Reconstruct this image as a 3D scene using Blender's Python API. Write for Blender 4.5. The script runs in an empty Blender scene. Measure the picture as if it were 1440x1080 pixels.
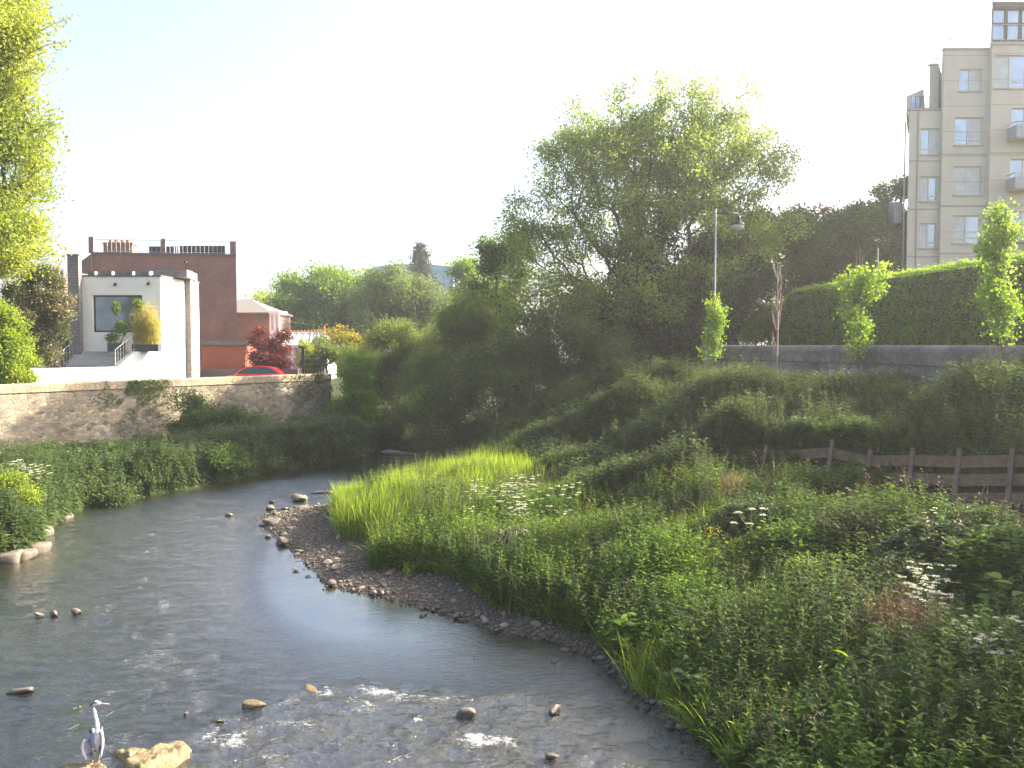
import bpy, math, random
import numpy as np
from mathutils import Vector
rng = np.random.default_rng(11)
random.seed(11)
PI = math.pi
R = math.radians
SC = bpy.context.scene
COL = SC.collection
# ---------------------------------------------------------------- camera geometry (used to survey real positions)
H = 6.2; FOC = 1250.0; PITCH = math.atan(55 / FOC)
CP, SP = math.cos(PITCH), math.sin(PITCH)
def ray(px, py):
    u = (px - 720) / FOC; v = (540 - py) / FOC
    return np.array([u, CP + v * SP, -SP + v * CP])
def at(px, py, Y):
    d = ray(px, py); t = Y / d[1]
    return np.array([d[0] * t, Y, H + d[2] * t])
def onz(px, py, z=0.0):
    d = ray(px, py); t = (z - H) / d[2]
    return np.array([d[0] * t, d[1] * t, z])
SUN_AZ, SUN_EL = R(72), R(29.5)
EXPOSURE = 2.0
# ---------------------------------------------------------------- noise
def _h(ix, iy, s):
    n = (ix * 374761393 + iy * 668265263 + s * 69069 + 1013904223) & 0x7fffffff
    n = ((n ^ (n >> 13)) * 1274126177) & 0x7fffffff
    return ((n ^ (n >> 16)) & 0xffff) / 65535.0
def vnoise(x, y, s=0):
    x = np.asarray(x, float); y = np.asarray(y, float)
    ix = np.floor(x).astype(np.int64); iy = np.floor(y).astype(np.int64)
    fx = x - ix; fy = y - iy
    fx = fx * fx * (3 - 2 * fx); fy = fy * fy * (3 - 2 * fy)
    a = _h(ix, iy, s); b = _h(ix + 1, iy, s); c = _h(ix, iy + 1, s); d = _h(ix + 1, iy + 1, s)
    return (a + (b - a) * fx) * (1 - fy) + (c + (d - c) * fx) * fy
def fbm(x, y, s=0, o=4):
    t = 0; a = .5; f = 1.0
    for k in range(o):
        t = t + a * vnoise(x * f + 17.3 * k, y * f - 9.1 * k, s + k); a *= .5; f *= 2.03
    return t / (1 - .5 ** o)
def sstep(a, b, x):
    t = np.clip((x - a) / (b - a), 0, 1); return t * t * (3 - 2 * t)
# ---------------------------------------------------------------- river outline and terrain
def W(px, py): 
    p = onz(px, py); return (p[0], p[1])
RIVER = [W(*q) for q in [(1010,1085),(985,1060),(940,1015),(880,975),(830,925),(760,900),(700,890),(640,872),
    (590,855),(520,838),(458,825),(440,803),(402,768),(372,742),(368,726),(398,716),(470,708),(520,692),(600,672),(660,655)]]
RIVER += [(-1.6,49.0),(-2.5,51.5),(-5,53.0),(-8,53.2)]
RIVER += [W(*q) for q in [(480,648),(400,657),(330,674),(260,688),(190,698),(112,716),(62,748),(55,772),(25,786),(0,790)]]
RIVER += [(-16.5,22),(-18,15),(-19,5),(-19,-14),(6,-14),(5,0),(3.6,8)]
RV = np.array(RIVER)
def river_sd(x, y):
    """signed distance to the water edge: positive on land"""
    x = np.asarray(x, float); y = np.asarray(y, float)
    dmin = np.full(x.shape, 1e9); ins = np.zeros(x.shape, bool)
    n = len(RV)
    for i in range(n):
        ax, ay = RV[i]; bx, by = RV[(i + 1) % n]
        ex, ey = bx - ax, by - ay
        t = np.clip(((x - ax) * ex + (y - ay) * ey) / (ex * ex + ey * ey), 0, 1)
        dmin = np.minimum(dmin, np.hypot(x - ax - t * ex, y - ay - t * ey))
        c = ((ay > y) != (by > y)) & (x < (bx - ax) * (y - ay) / (by - ay + 1e-12) + ax)
        ins ^= c
    return np.where(ins, -dmin, dmin)
WA = np.array([-37.0, 22.4]); WB = np.array([-11.7, 57.5])          # river face of the stone wall
WD = (WB - WA) / np.linalg.norm(WB - WA); WN = np.array([-WD[1], WD[0]])   # WN points to the garden
WLEN = float(np.linalg.norm(WB - WA))
def wall_s(x, y): return (x - WA[0]) * WN[0] + (y - WA[1]) * WN[1]
def wall_t(x, y): return (x - WA[0]) * WD[0] + (y - WA[1]) * WD[1]
RWPTS = [(1004,43.5),(1012,42),(1100,38.5),(1200,34),(1300,30),(1440,25.5),(1600,21),(1850,16.5),(2400,11)]
RW = [((p - 720) / FOC * Y, Y) for p, Y in RWPTS]
CTRL = np.array([(-9,33,.15),(-6,32,.4),(-3,36,.6),(-3,40,.5),(0,30,.75),(0,24,.5),(2,18,.4),(4,30,1.1),(3,36,1.0),(0,36,.8),(3,24,.9),
 (5,18,1.1),(5,14,1.2),(8,15,2.0),(7,22,1.7),(6.3,28,2.0),(8.0,24.5,2.1),(10.4,19,2.3),(12.6,15,2.5),(9,12,2.2),(7.4,28.8,3.3),(9.2,25.4,3.5),
 (11.8,20,3.8),(14,16,4.0),(9.7,40,4.1),(12.5,32,4.3),(15,25,4.75),(17,18,5.0),(19,10,5.0),(7,41,4.1),(5,42.5,4.3),(3,44,3.3),(1,44,2.0),(-1,46,.9),
 (5.5,38,3.8),(8.5,34,4.1),(6,33,2.9),(6,52,4.7),(2.5,52,3.2),(0,54,1.4),(-5,56,1.2),(10,60,5),(20,60,5.2),(25,40,5.2),(30,20,5.2),(60,60,5.2),(4,70,3),
 (60,150,5.4),(-60,150,5),(-20,38,.9),(-24,34,1.0),(-16,46,.9),(-12.5,52.5,.9),(-9,57,1.2),(-25,30,1),(-20,26,.9),(-18,30,.9),(-24,12,2),(-10,70,3),
 (8,5,2.5),(14,2,4.5),(22,0,5),(-10,100,4.5),(10,100,5)], float)
FENCE = np.array([(13.2, 14, 2.45), (12.5, 18, 2.3), (11.9, 19.5, 2.25), (11.5, 20.8, 2.25), (10.75, 21.9, 2.25), (10.3, 23.1, 2.3), (9.6, 24.3, 2.3), (8.85, 25.3, 2.1), (7.5, 27.1, 2.1), (6.8, 28.1, 1.9)])
def height(x, y):
    x = np.asarray(x, float); y = np.asarray(y, float)
    num = np.zeros(x.shape); den = np.zeros(x.shape)
    for cx, cy, cz in CTRL:
        w = 1.0 / ((x - cx) ** 2 + (y - cy) ** 2 + .6) ** 1.8
        num += w * cz; den += w
    z = num / den
    d = river_sd(x, y)
    left = (x < -7) & (x < -9 + 0 * y)
    leftish = np.where((x < -9.3) & (y > 10), 1.0, 0.0)
    rise = np.where(leftish > 0, 0.04 + 1.1 * d, 0.02 + (0.10 + .10 * sstep(-3, 3, x) + .5 * sstep(40, 46, y)) * d + .02 * d * d)
    z = np.minimum(z, rise)
    z = z + (fbm(x * .6, y * .6, 3) - .5) * .25 * sstep(.5, 3, d)
    # the timber fence holds the bank back: a real step along its line
    fx = np.interp(y, FENCE[:, 1], FENCE[:, 0]) + .75; fz = np.interp(y, FENCE[:, 1], FENCE[:, 2]); fd = (x - fx) * .85
    inr = sstep(13, 15, y) * (1 - sstep(27.5, 29, y))
    z = z + inr * np.where(fd < 0, np.minimum(0, fz - z) * (1 - sstep(2.0, 4.5, -fd)), np.maximum(0, fz + 1.15 * sstep(0, .45, fd) - z) * (1 - sstep(.8, 2.5, fd)))
    s = wall_s(x, y); t = wall_t(x, y)
    g = sstep(.3, .5, s) * (t < WLEN + .3)
    g = np.where(t >= WLEN + .3, sstep(.3, 5, s), g)
    g = np.where(x > -5, 0, g)
    z = z + (3.4 - z) * g
    bed = -np.minimum(.5, .4 * -d) - .02
    return np.where(d < 0, bed, z)
def gp(px, py):
    d = ray(px, py)
    t = np.linspace(8, 75, 1400)
    X = d[0] * t; Y = d[1] * t; Z = H + d[2] * t
    hh = np.maximum(height(X, Y), 0)
    k = np.argmax(Z < hh)
    if not (Z < hh).any(): k = len(t) - 1
    return np.array([X[k], Y[k], max(float(hh[k]), 0)])
def gz(x, y): return float(height(np.array([x]), np.array([y]))[0])
# ---------------------------------------------------------------- mesh building
class MB:
    def __init__(s): s.v = []; s.q = []; s.t = []; s.n = 0; s.p = []
    def add(s, v, q=None, t=None):
        v = np.asarray(v, float).reshape(-1, 3)
        if q is not None and len(q): s.q.append(np.asarray(q, np.int64).reshape(-1, 4) + s.n)
        if t is not None and len(t): s.t.append(np.asarray(t, np.int64).reshape(-1, 3) + s.n)
        s.v.append(v); s.n += len(v); return s
    def poly(s, pts):
        s.p.append([s.n + i for i in range(len(pts))]); s.v.append(np.asarray(pts, float)); s.n += len(pts); return s
    def box(s, x0, x1, y0, y1, z0, z1, bottom=True):
        v = [(x0,y0,z0),(x1,y0,z0),(x1,y1,z0),(x0,y1,z0),(x0,y0,z1),(x1,y0,z1),(x1,y1,z1),(x0,y1,z1)]
        q = [(0,1,5,4),(1,2,6,5),(2,3,7,6),(3,0,4,7),(4,5,6,7),(3,2,1,0)]
        return s.add(v, q)
    def prism(s, pts, z0, z1):
        """pts ccw (x,y); z1 number or list"""
        n = len(pts); zt = z1 if hasattr(z1, '__len__') else [z1] * n
        v = [(p[0], p[1], z0) for p in pts] + [(p[0], p[1], z) for p, z in zip(pts, zt)]
        b = s.n; s.add(v, [(i, (i + 1) % n, n + (i + 1) % n, n + i) for i in range(n)])
        s.p.append([b + n + i for i in range(n)]); s.p.append([b + n - 1 - i for i in range(n)]); return s
    def extr(s, pts, y0, y1):
        """polygon in xz (counterclockwise seen from -y) pushed from y0 to y1"""
        n = len(pts)
        v = [(p[0], y0, p[1]) for p in pts] + [(p[0], y1, p[1]) for p in pts]
        b = s.n; s.add(v, [((i + 1) % n, i, n + i, n + (i + 1) % n) for i in range(n)])
        s.p.append([b + i for i in range(n)]); s.p.append([b + 2 * n - 1 - i for i in range(n)]); return s
    def quad(s, a, b, c, d): return s.add([a, b, c, d], [(0, 1, 2, 3)])
    def tube(s, pts, rad, n=8, cap=True):
        pts = np.asarray(pts, float); m = len(pts)
        rad = np.full(m, rad, float) if np.isscalar(rad) else np.asarray(rad, float)
        tan = np.gradient(pts, axis=0); tan /= np.linalg.norm(tan, axis=1)[:, None] + 1e-9
        ref = np.array([0, 0, 1.]) if abs(tan[:, 2]).mean() < .8 else np.array([1., 0, 0])
        a = np.cross(tan, ref); a /= np.linalg.norm(a, axis=1)[:, None] + 1e-9
        b = np.cross(a, tan)
        th = np.arange(n) * 2 * PI / n
        v = pts[:, None] + rad[:, None, None] * (np.cos(th)[None, :, None] * a[:, None] + np.sin(th)[None, :, None] * b[:, None])
        q = [(i * n + j, i * n + (j + 1) % n, (i + 1) * n + (j + 1) % n, (i + 1) * n + j) for i in range(m - 1) for j in range(n)]
        base = s.n; s.add(v, q)
        if cap: s.p.append([base + n - 1 - j for j in range(n)]); s.p.append([base + (m - 1) * n + j for j in range(n)])
        return s
    def bar(s, a, b, w, h=None):
        """square bar from a to b"""
        return s.tube([a, b], (w / 2) * 1.2, 4)
    def lathe(s, prof, n=16, c=(0, 0, 0)):
        th = np.arange(n) * 2 * PI / n; m = len(prof)
        v = [(c[0] + r * math.cos(t), c[1] + r * math.sin(t), c[2] + z) for r, z in prof for t in th]
        q = [(i * n + j, i * n + (j + 1) % n, (i + 1) * n + (j + 1) % n, (i + 1) * n + j) for i in range(m - 1) for j in range(n)]
        return s.add(v, q)
def wloc(o):
    l = Vector((0, 0, 0))
    while o is not None: l += Vector(o.location); o = o.parent
    return l
def build(name, mb, mat, parent=None, smooth=False, origin=None, uv=None, attrs=None):
    V = np.concatenate(mb.v) if mb.v else np.zeros((0, 3))
    off = np.array(wloc(parent)) if parent is not None else (np.array(origin, float) if origin is not None else np.zeros(3))
    me = bpy.data.meshes.new(name)
    Q = np.concatenate(mb.q) if mb.q else np.zeros((0, 4), np.int64)
    T = np.concatenate(mb.t) if mb.t else np.zeros((0, 3), np.int64)
    loops = [Q.ravel(), T.ravel()] + [np.array(p) for p in mb.p]
    loops = np.concatenate(loops).astype(np.int32)
    lens = np.concatenate([np.full(len(Q), 4), np.full(len(T), 3), np.array([len(p) for p in mb.p], int)]).astype(np.int32)
    starts = np.concatenate([[0], np.cumsum(lens)[:-1]]).astype(np.int32)
    me.vertices.add(len(V)); me.vertices.foreach_set('co', (V - off).astype(np.float32).ravel())
    me.loops.add(len(loops)); me.loops.foreach_set('vertex_index', loops)
    me.polygons.add(len(lens)); me.polygons.foreach_set('loop_start', starts)
    try: me.polygons.foreach_set('loop_total', lens)
    except Exception: pass
    if uv is not None:
        U = me.uv_layers.new(name='UVMap'); U.data.foreach_set('uv', np.asarray(uv, np.float32)[loops].ravel())
    me.update(calc_edges=True); me.validate()
    if attrs:
        for k, a in attrs.items():
            at_ = me.attributes.new(k, 'FLOAT', 'POINT'); at_.data.foreach_set('value', np.asarray(a, np.float32))
    me.polygons.foreach_set('use_smooth', np.full(len(me.polygons), smooth))
    if mat: me.materials.append(mat)
    o = bpy.data.objects.new(name, me); COL.objects.link(o)
    if parent is not None: o.parent = parent
    elif origin is not None: o.location = origin
    return o
def thing(name, label, cat, loc, group=None):
    o = bpy.data.objects.new(name, None); COL.objects.link(o); o.location = loc
    o.empty_display_size = .3
    o['label'] = label; o['category'] = cat
    if group: o['group'] = group
    return o
def tag(o, label, cat, group=None, kind=None):
    o['label'] = label; o['category'] = cat
    if group: o['group'] = group
    if kind: o['kind'] = kind
    return o
def dup(root, loc, rz=0, s=1, label=None, group=None, parent=None, rx=0):
    c = root.copy(); COL.objects.link(c)
    if parent is not None: c.parent = parent
    else:
        c.location = loc; c.rotation_euler = (rx, 0, rz); c.scale = (s, s, s) if np.isscalar(s) else s
        if label: c['label'] = label
        if group: c['group'] = group
    for ch in list(root.children): dup(ch, None, parent=c)
    return c
# ---------------------------------------------------------------- ribbons, leaves, branches
def nrm(v): return v / (np.linalg.norm(v, axis=-1, keepdims=True) + 1e-9)
def ribbons(mb, root, d, L, Wd, bend, prof=(.5, 1, .7, .06), sidev=None):
    """curved leaf strips: root (n,3), unit direction d, length L, width Wd, bend downwards"""
    n = len(root); d = nrm(d)
    L = np.broadcast_to(L, (n,)); Wd = np.broadcast_to(Wd, (n,)); bend = np.broadcast_to(bend, (n,))
    if sidev is None: sidev = rng.normal(size=(n, 3)) * [1, 1, .25]
    side = nrm(np.cross(d, np.cross(sidev, d)))
    k = len(prof); ts = np.linspace(0, 1, k)
    P = root[:, None] + d[:, None] * (L[:, None] * ts)[..., None]
    P[..., 2] -= (bend * L)[:, None] * ts ** 2
    hx = d[:, :2] / (np.linalg.norm(d[:, :2], axis=1)[:, None] + 1e-6)
    P[..., :2] += hx[:, None] * ((bend * L * .45)[:, None] * ts ** 2)[..., None]
    w = (Wd[:, None] * np.array(prof) * .5)[..., None] * side[:, None]
    V = np.stack([P - w, P + w], axis=2).reshape(n, 2 * k, 3)
    b = (np.arange(n) * 2 * k)[:, None, None]
    q = np.array([[2 * i, 2 * i + 1, 2 * i + 3, 2 * i + 2] for i in range(k - 1)])[None] + b
    mb.add(V, q)
def leaves(mb, c, size, up=.5, outv=None, aspect=.6, fold=.12, jit=.35):
    n = len(c)
    nn = rng.normal(size=(n, 3)); nn[:, 2] += up * 1.5
    if outv is not None: nn += outv
    nn = nrm(nn); a = nrm(np.cross(nn, rng.normal(size=(n, 3)))); b = np.cross(nn, a)
    s = size * (1 + jit * rng.uniform(-1, 1, n))[:, None]
    base = c - a * s * .5; tip = c + a * s * .5 - nn * s * .1
    l = c - a * s * .06 + b * s * aspect * .5 + nn * s * fold; r = c - a * s * .06 - b * s * aspect * .5 + nn * s * fold
    mb.add(np.stack([base, r, tip, l], 1), np.arange(4 * n).reshape(n, 4))
def skeleton(base, top, targets, tw=.5, trunk_n=6, lean=None, pen=.6):
    base = np.array(base, float); top = np.array(top, float)
    N = [base]; P = [-1]
    for i in range(1, trunk_n + 1):
        f = i / trunk_n
        p = base + (top - base) * f + rng.normal(size=3) * [tw, tw, 0] * .12 * (i < trunk_n)
        N.append(p); P.append(i - 1)
    order = np.argsort(np.linalg.norm(targets - top, axis=1))
    arr = np.zeros((trunk_n + 1 + 3 * len(targets), 3)); arr[:len(N)] = N; cnt = len(N)
    pl = np.zeros(len(arr)); pl[:cnt] = np.concatenate([[0], np.cumsum(np.linalg.norm(np.diff(arr[:cnt], axis=0), axis=1))])
    tips = []
    start = max(1, trunk_n // 2)
    for k in order:
        t = targets[k]
        d = t - arr[start:cnt]
        dist = np.linalg.norm(d, axis=1)
        cost = dist + pen * np.maximum(0, -d[:, 2]) * .8 + .55 * pl[start:cnt]
        j = int(np.argmin(cost)) + start
        a = arr[j]; L = dist[j - start]
        pj = j
        for f in (.36, .7, 1.0):
            q = a + (t - a) * f; q[2] += (-.07 if t[2] > a[2] + .4 * L else .08) * L * math.sin(f * PI)
            if f < 1: q += rng.normal(size=3) * .03 * L
            pl[cnt] = pl[pj] + np.linalg.norm(q - arr[pj]); arr[cnt] = q; P.append(pj); pj = cnt; cnt += 1
        tips.append(cnt - 1)
    return arr[:cnt], np.array(P), np.array(tips)
def limbs(mb, N, P, tips, tipr, trunk_r, minr=.008):
    n = len(N); a = np.zeros(n); a[tips] = 1.0
    ch = np.zeros(n)
    for i in range(n - 1, 0, -1):
        if a[i] == 0: a[i] = 1.0
        a[P[i]] += a[i] * (1 if P[i] != i - 1 else 1)
    a = a / a[1]
    r = np.maximum(trunk_r * a ** .56, tipr)
    i = np.arange(1, n); p = P[i]
    A = N[p]; B = N[i]; ra = np.minimum(r[p], r[i] * 1.35); rb = r[i]
    ra[p == 0] = r[1] * 1.35
    d = nrm(B - A); ref = np.where(np.abs(d[:, 2:3]) < .8, np.array([[0, 0, 1.]]), np.array([[1., 0, 0]]))
    u = nrm(np.cross(d, ref)); v = np.cross(u, d)
    k = 6; th = np.arange(k) * 2 * PI / k
    ring = np.cos(th)[None, :, None] * u[:, None] + np.sin(th)[None, :, None] * v[:, None]
    V = np.concatenate([A[:, None] + ring * ra[:, None, None], (B + d * rb[:, None] * .3)[:, None] + ring * rb[:, None, None]], axis=1)
    m = len(i); b = (np.arange(m) * 2 * k)[:, None, None]
    q = np.array([[j, (j + 1) % k, k + (j + 1) % k, k + j] for j in range(k)])[None] + b
    mb.add(V, q)
def pxlobe(l, Y, dr=1.0):
    """(px,py,rx,ry[,dY]) -> centre, radii in metres, at depth Y"""
    px, py, rx, ry = l[:4]; Yc = Y + (l[4] if len(l) > 4 else 0)
    c = at(px, py, Yc)
    return c, np.array([rx / FOC * Yc, rx / FOC * Yc * dr, ry / FOC * Yc])
def lobe_pts(lobes, n, inner=.35, power=2.2):
    vol = np.array([np.prod(r) ** .8 for c, r in lobes]); vol /= vol.sum()
    k = rng.choice(len(lobes), n, p=vol)
    C = np.array([l[0] for l in lobes])[k]; Rr = np.array([l[1] for l in lobes])[k]
    d = nrm(rng.normal(size=(n, 3)))
    rad = (inner ** power + (1 - inner ** power) * rng.uniform(size=n)) ** (1 / power)
    lump = 1 + .16 * (vnoise(d[:, 0] * 3 + C[:, 0], d[:, 2] * 3 + d[:, 1] * 2, 5) - .5) * 2
    return C + d * Rr * (rad * lump)[:, None]
def clumped(L, n, inner, per=9):
    k = max(6, n // per); C = lobe_pts(L, k, max(inner, .35)); rr = np.mean([np.cbrt(np.prod(r)) for c, r in L])
    i = rng.integers(0, k, n); s = rr * rng.uniform(.13, .27, k)[i][:, None]
    d = nrm(rng.normal(size=(n, 3))) * rng.uniform(.2, 1, (n, 1)) ** .5
    return C[i] + d * s * [1.25, 1.25, .8]
def plant(name, label, cat, Y, lobes, leafmat, nt, lp, lsize, bark, trunk_px=None, trunk_r=.15, dr=.9, spread=.35, group=None,
          inner=.35, up=.5, aspect=.6, fork=.35, basez=None, core=None, crownname='crown', trunkname='trunk', pen=.6, tipr=.012, trunk_top=None, per=9):
    L = [pxlobe(l, Y, dr) for l in lobes]
    zmin = min(c[2] - r[2] for c, r in L); zmax = max(c[2] + r[2] for c, r in L)
    bx = (trunk_px if trunk_px is not None else lobes[0][0])
    X = (bx - 720) / FOC * Y
    bz = basez if basez is not None else gz(X, Y)
    root = thing(name, label, cat, (X, Y, bz - .02), group)
    T = clumped(L, nt, inner, per)
    if (T[:, 2] > bz + .1).sum() < 5: print('PLANTLOW', label, X, Y, bz); bz = zmin - .2
    T = T[T[:, 2] > bz + .1]
    cx = np.mean([c for c, r in L], axis=0)
    ztop = max(zmin + (zmax - zmin) * fork, bz + (zmax - bz) * .2)
    top = trunk_top if trunk_top is not None else (X * .6 + cx[0] * .4, Y * .7 + cx[1] * .3, ztop)
    N, P, tips = skeleton((X, Y, bz - .1), top, T, tw=trunk_r * 3, pen=pen)
    mb = MB(); limbs(mb, N, P, tips, tipr, trunk_r); build(trunkname, mb, bark, root)
    cl = MB()
    per = rng.poisson(lp, len(tips)); per = np.maximum(per, 2)
    a = np.repeat(N[tips], per, axis=0); b = np.repeat(N[P[tips]], per, axis=0)
    f = rng.uniform(0, .8, len(a))[:, None]
    pts = a + (b - a) * f + rng.normal(size=a.shape) * spread * np.array([1, 1, .8])
    g = pts[:, 2] > bz + .02; pts = pts[g]
    leaves(cl, pts, lsize, up, aspect=aspect)
    build(crownname, cl, leafmat, root)
    return root
# ---------------------------------------------------------------- materials
def new(name):
    m = bpy.data.materials.new(name); m.use_nodes = True
    nt = m.node_tree; nt.nodes.clear(); return m, nt
def nd(nt, t, **k):
    n = nt.nodes.new(t)
    for a, v in k.items():
        if a in n.inputs.keys() if isinstance(a, str) else False: n.inputs[a].default_value = v
        else: setattr(n, a, v)
    return n
def lk(nt, a, b): nt.links.new(a, b)
def ramp(nt, fac, stops):
    r = nt.nodes.new('ShaderNodeValToRGB'); e = r.color_ramp.elements
    while len(e) < len(stops): e.new(.5)
    for i, (p, c) in enumerate(stops):
        e[i].position = p; e[i].color = (*c, 1) if len(c) == 3 else c
    lk(nt, fac, r.inputs[0]); return r.outputs[0]
def noise(nt, vec, scale, detail=4, rough=.6):
    n = nt.nodes.new('ShaderNodeTexNoise'); n.inputs['Scale'].default_value = scale
    n.inputs['Detail'].default_value = detail; n.inputs['Roughness'].default_value = rough
    if vec is not None: lk(nt, vec, n.inputs['Vector'])
    return n.outputs['Fac']
def bsdf(nt, rough=.6, metal=0, spec=.5):
    b = nt.nodes.new('ShaderNodeBsdfPrincipled'); b.inputs['Roughness'].default_value = rough
    b.inputs['Metallic'].default_value = metal; b.inputs['Specular IOR Level'].default_value = spec
    o = nt.nodes.new('ShaderNodeOutputMaterial'); lk(nt, b.outputs[0], o.inputs[0]); return b, o
def bump(nt, h, strength, dist, b):
    n = nt.nodes.new('ShaderNodeBump'); n.inputs['Strength'].default_value = strength; n.inputs['Distance'].default_value = dist
    lk(nt, h, n.inputs['Height']); lk(nt, n.outputs[0], b.inputs['Normal']); return n
def coords(nt, kind='Object'):
    return nt.nodes.new('ShaderNodeTexCoord').outputs[kind]
def mixc(nt, f, a, b, typ='MIX'):
    m = nt.nodes.new('ShaderNodeMix'); m.data_type = 'RGBA'; m.blend_type = typ
    for s, v in ((0, f), (6, a), (7, b)):
        if hasattr(v, 'is_output') or hasattr(v, 'links'): lk(nt, v, m.inputs[s])
        else: m.inputs[s].default_value = v if s == 0 else (*v, 1)
    return m.outputs[2]
def MAT(name, c1, c2=None, scale=3, rough=.7, metal=0, bstr=.2, bdist=.01, bscale=None, spec=.4, kind='Object'):
    m, nt = new(name); b, o = bsdf(nt, rough, metal, spec); v = coords(nt, kind)
    c2 = c2 or tuple(x * .75 for x in c1)
    f = noise(nt, v, scale)
    lk(nt, ramp(nt, f, [(.3, c2), (.7, c1)]), b.inputs['Base Color'])
    if bstr: bump(nt, noise(nt, v, bscale or scale * 6), bstr, bdist, b)
    return m
def LEAF(name, c1, c2, c3=None, trans=.45, rough=.5, gain=1.5, clump=.5, spec=.3):
    """three leaf greens picked at random per leaf, with a gentle change of hue from clump to clump"""
    m, nt = new(name); g = nt.nodes.new('ShaderNodeNewGeometry'); v = coords(nt)
    f1 = g.outputs['Random Per Island']; f2 = noise(nt, v, clump, 2)
    mm = nt.nodes.new('ShaderNodeMath'); mm.operation = 'MULTIPLY_ADD'
    lk(nt, f2, mm.inputs[0]); mm.inputs[1].default_value = 1.3; 
    m2 = nt.nodes.new('ShaderNodeMath'); m2.operation = 'MULTIPLY_ADD'; lk(nt, f1, m2.inputs[0]); m2.inputs[1].default_value = .7; m2.inputs[2].default_value = -.5
    lk(nt, m2.outputs[0], mm.inputs[2])
    c3 = c3 or c2
    col = ramp(nt, mm.outputs[0], [(.05, c1), (.55, c2), (.95, c3)])
    b = nt.nodes.new('ShaderNodeBsdfPrincipled'); b.inputs['Roughness'].default_value = rough; b.inputs['Specular IOR Level'].default_value = spec
    lk(nt, col, b.inputs['Base Color'])
    t = nt.nodes.new('ShaderNodeBsdfTranslucent')
    tc = mixc(nt, 1.0, col, (gain * 1.15, gain * 1.1, gain * .45), 'MULTIPLY'); lk(nt, tc, t.inputs['Color'])
    mx = nt.nodes.new('ShaderNodeMixShader'); mx.inputs[0].default_value = trans
    lk(nt, b.outputs[0], mx.inputs[1]); lk(nt, t.outputs[0], mx.inputs[2])
    o = nt.nodes.new('ShaderNodeOutputMaterial'); lk(nt, mx.outputs[0], o.inputs[0]); return m
def BRICK(name, c1, c2, mortar, scale=1.0, bw=.22, rh=.075, var=(.8, 1.1)):
    m, nt = new(name); b, o = bsdf(nt, .85, 0, .2); v = coords(nt)
    s = nt.nodes.new('ShaderNodeSeparateXYZ'); lk(nt, v, s.inputs[0])
    a = nt.nodes.new('ShaderNodeMath'); a.operation = 'ADD'; lk(nt, s.outputs[0], a.inputs[0]); lk(nt, s.outputs[1], a.inputs[1])
    c = nt.nodes.new('ShaderNodeCombineXYZ'); lk(nt, a.outputs[0], c.inputs[0]); lk(nt, s.outputs[2], c.inputs[1])
    t = nt.nodes.new('ShaderNodeTexBrick'); lk(nt, c.outputs[0], t.inputs['Vector'])
    t.inputs['Scale'].default_value = scale; t.inputs['Brick Width'].default_value = bw; t.inputs['Row Height'].default_value = rh
    t.inputs['Mortar Size'].default_value = .008; t.inputs['Color1'].default_value = (*c1, 1); t.inputs['Color2'].default_value = (*c2, 1)
    t.inputs['Mortar'].default_value = (*mortar, 1)
    st = ramp(nt, noise(nt, v, .6, 5), [(.3, (var[0],) * 3), (.7, (var[1],) * 3)])
    lk(nt, mixc(nt, 1.0, t.outputs['Color'], st, 'MULTIPLY'), b.inputs['Base Color'])
    bump(nt, t.outputs['Fac'], -.3, .01, b); return m
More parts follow.
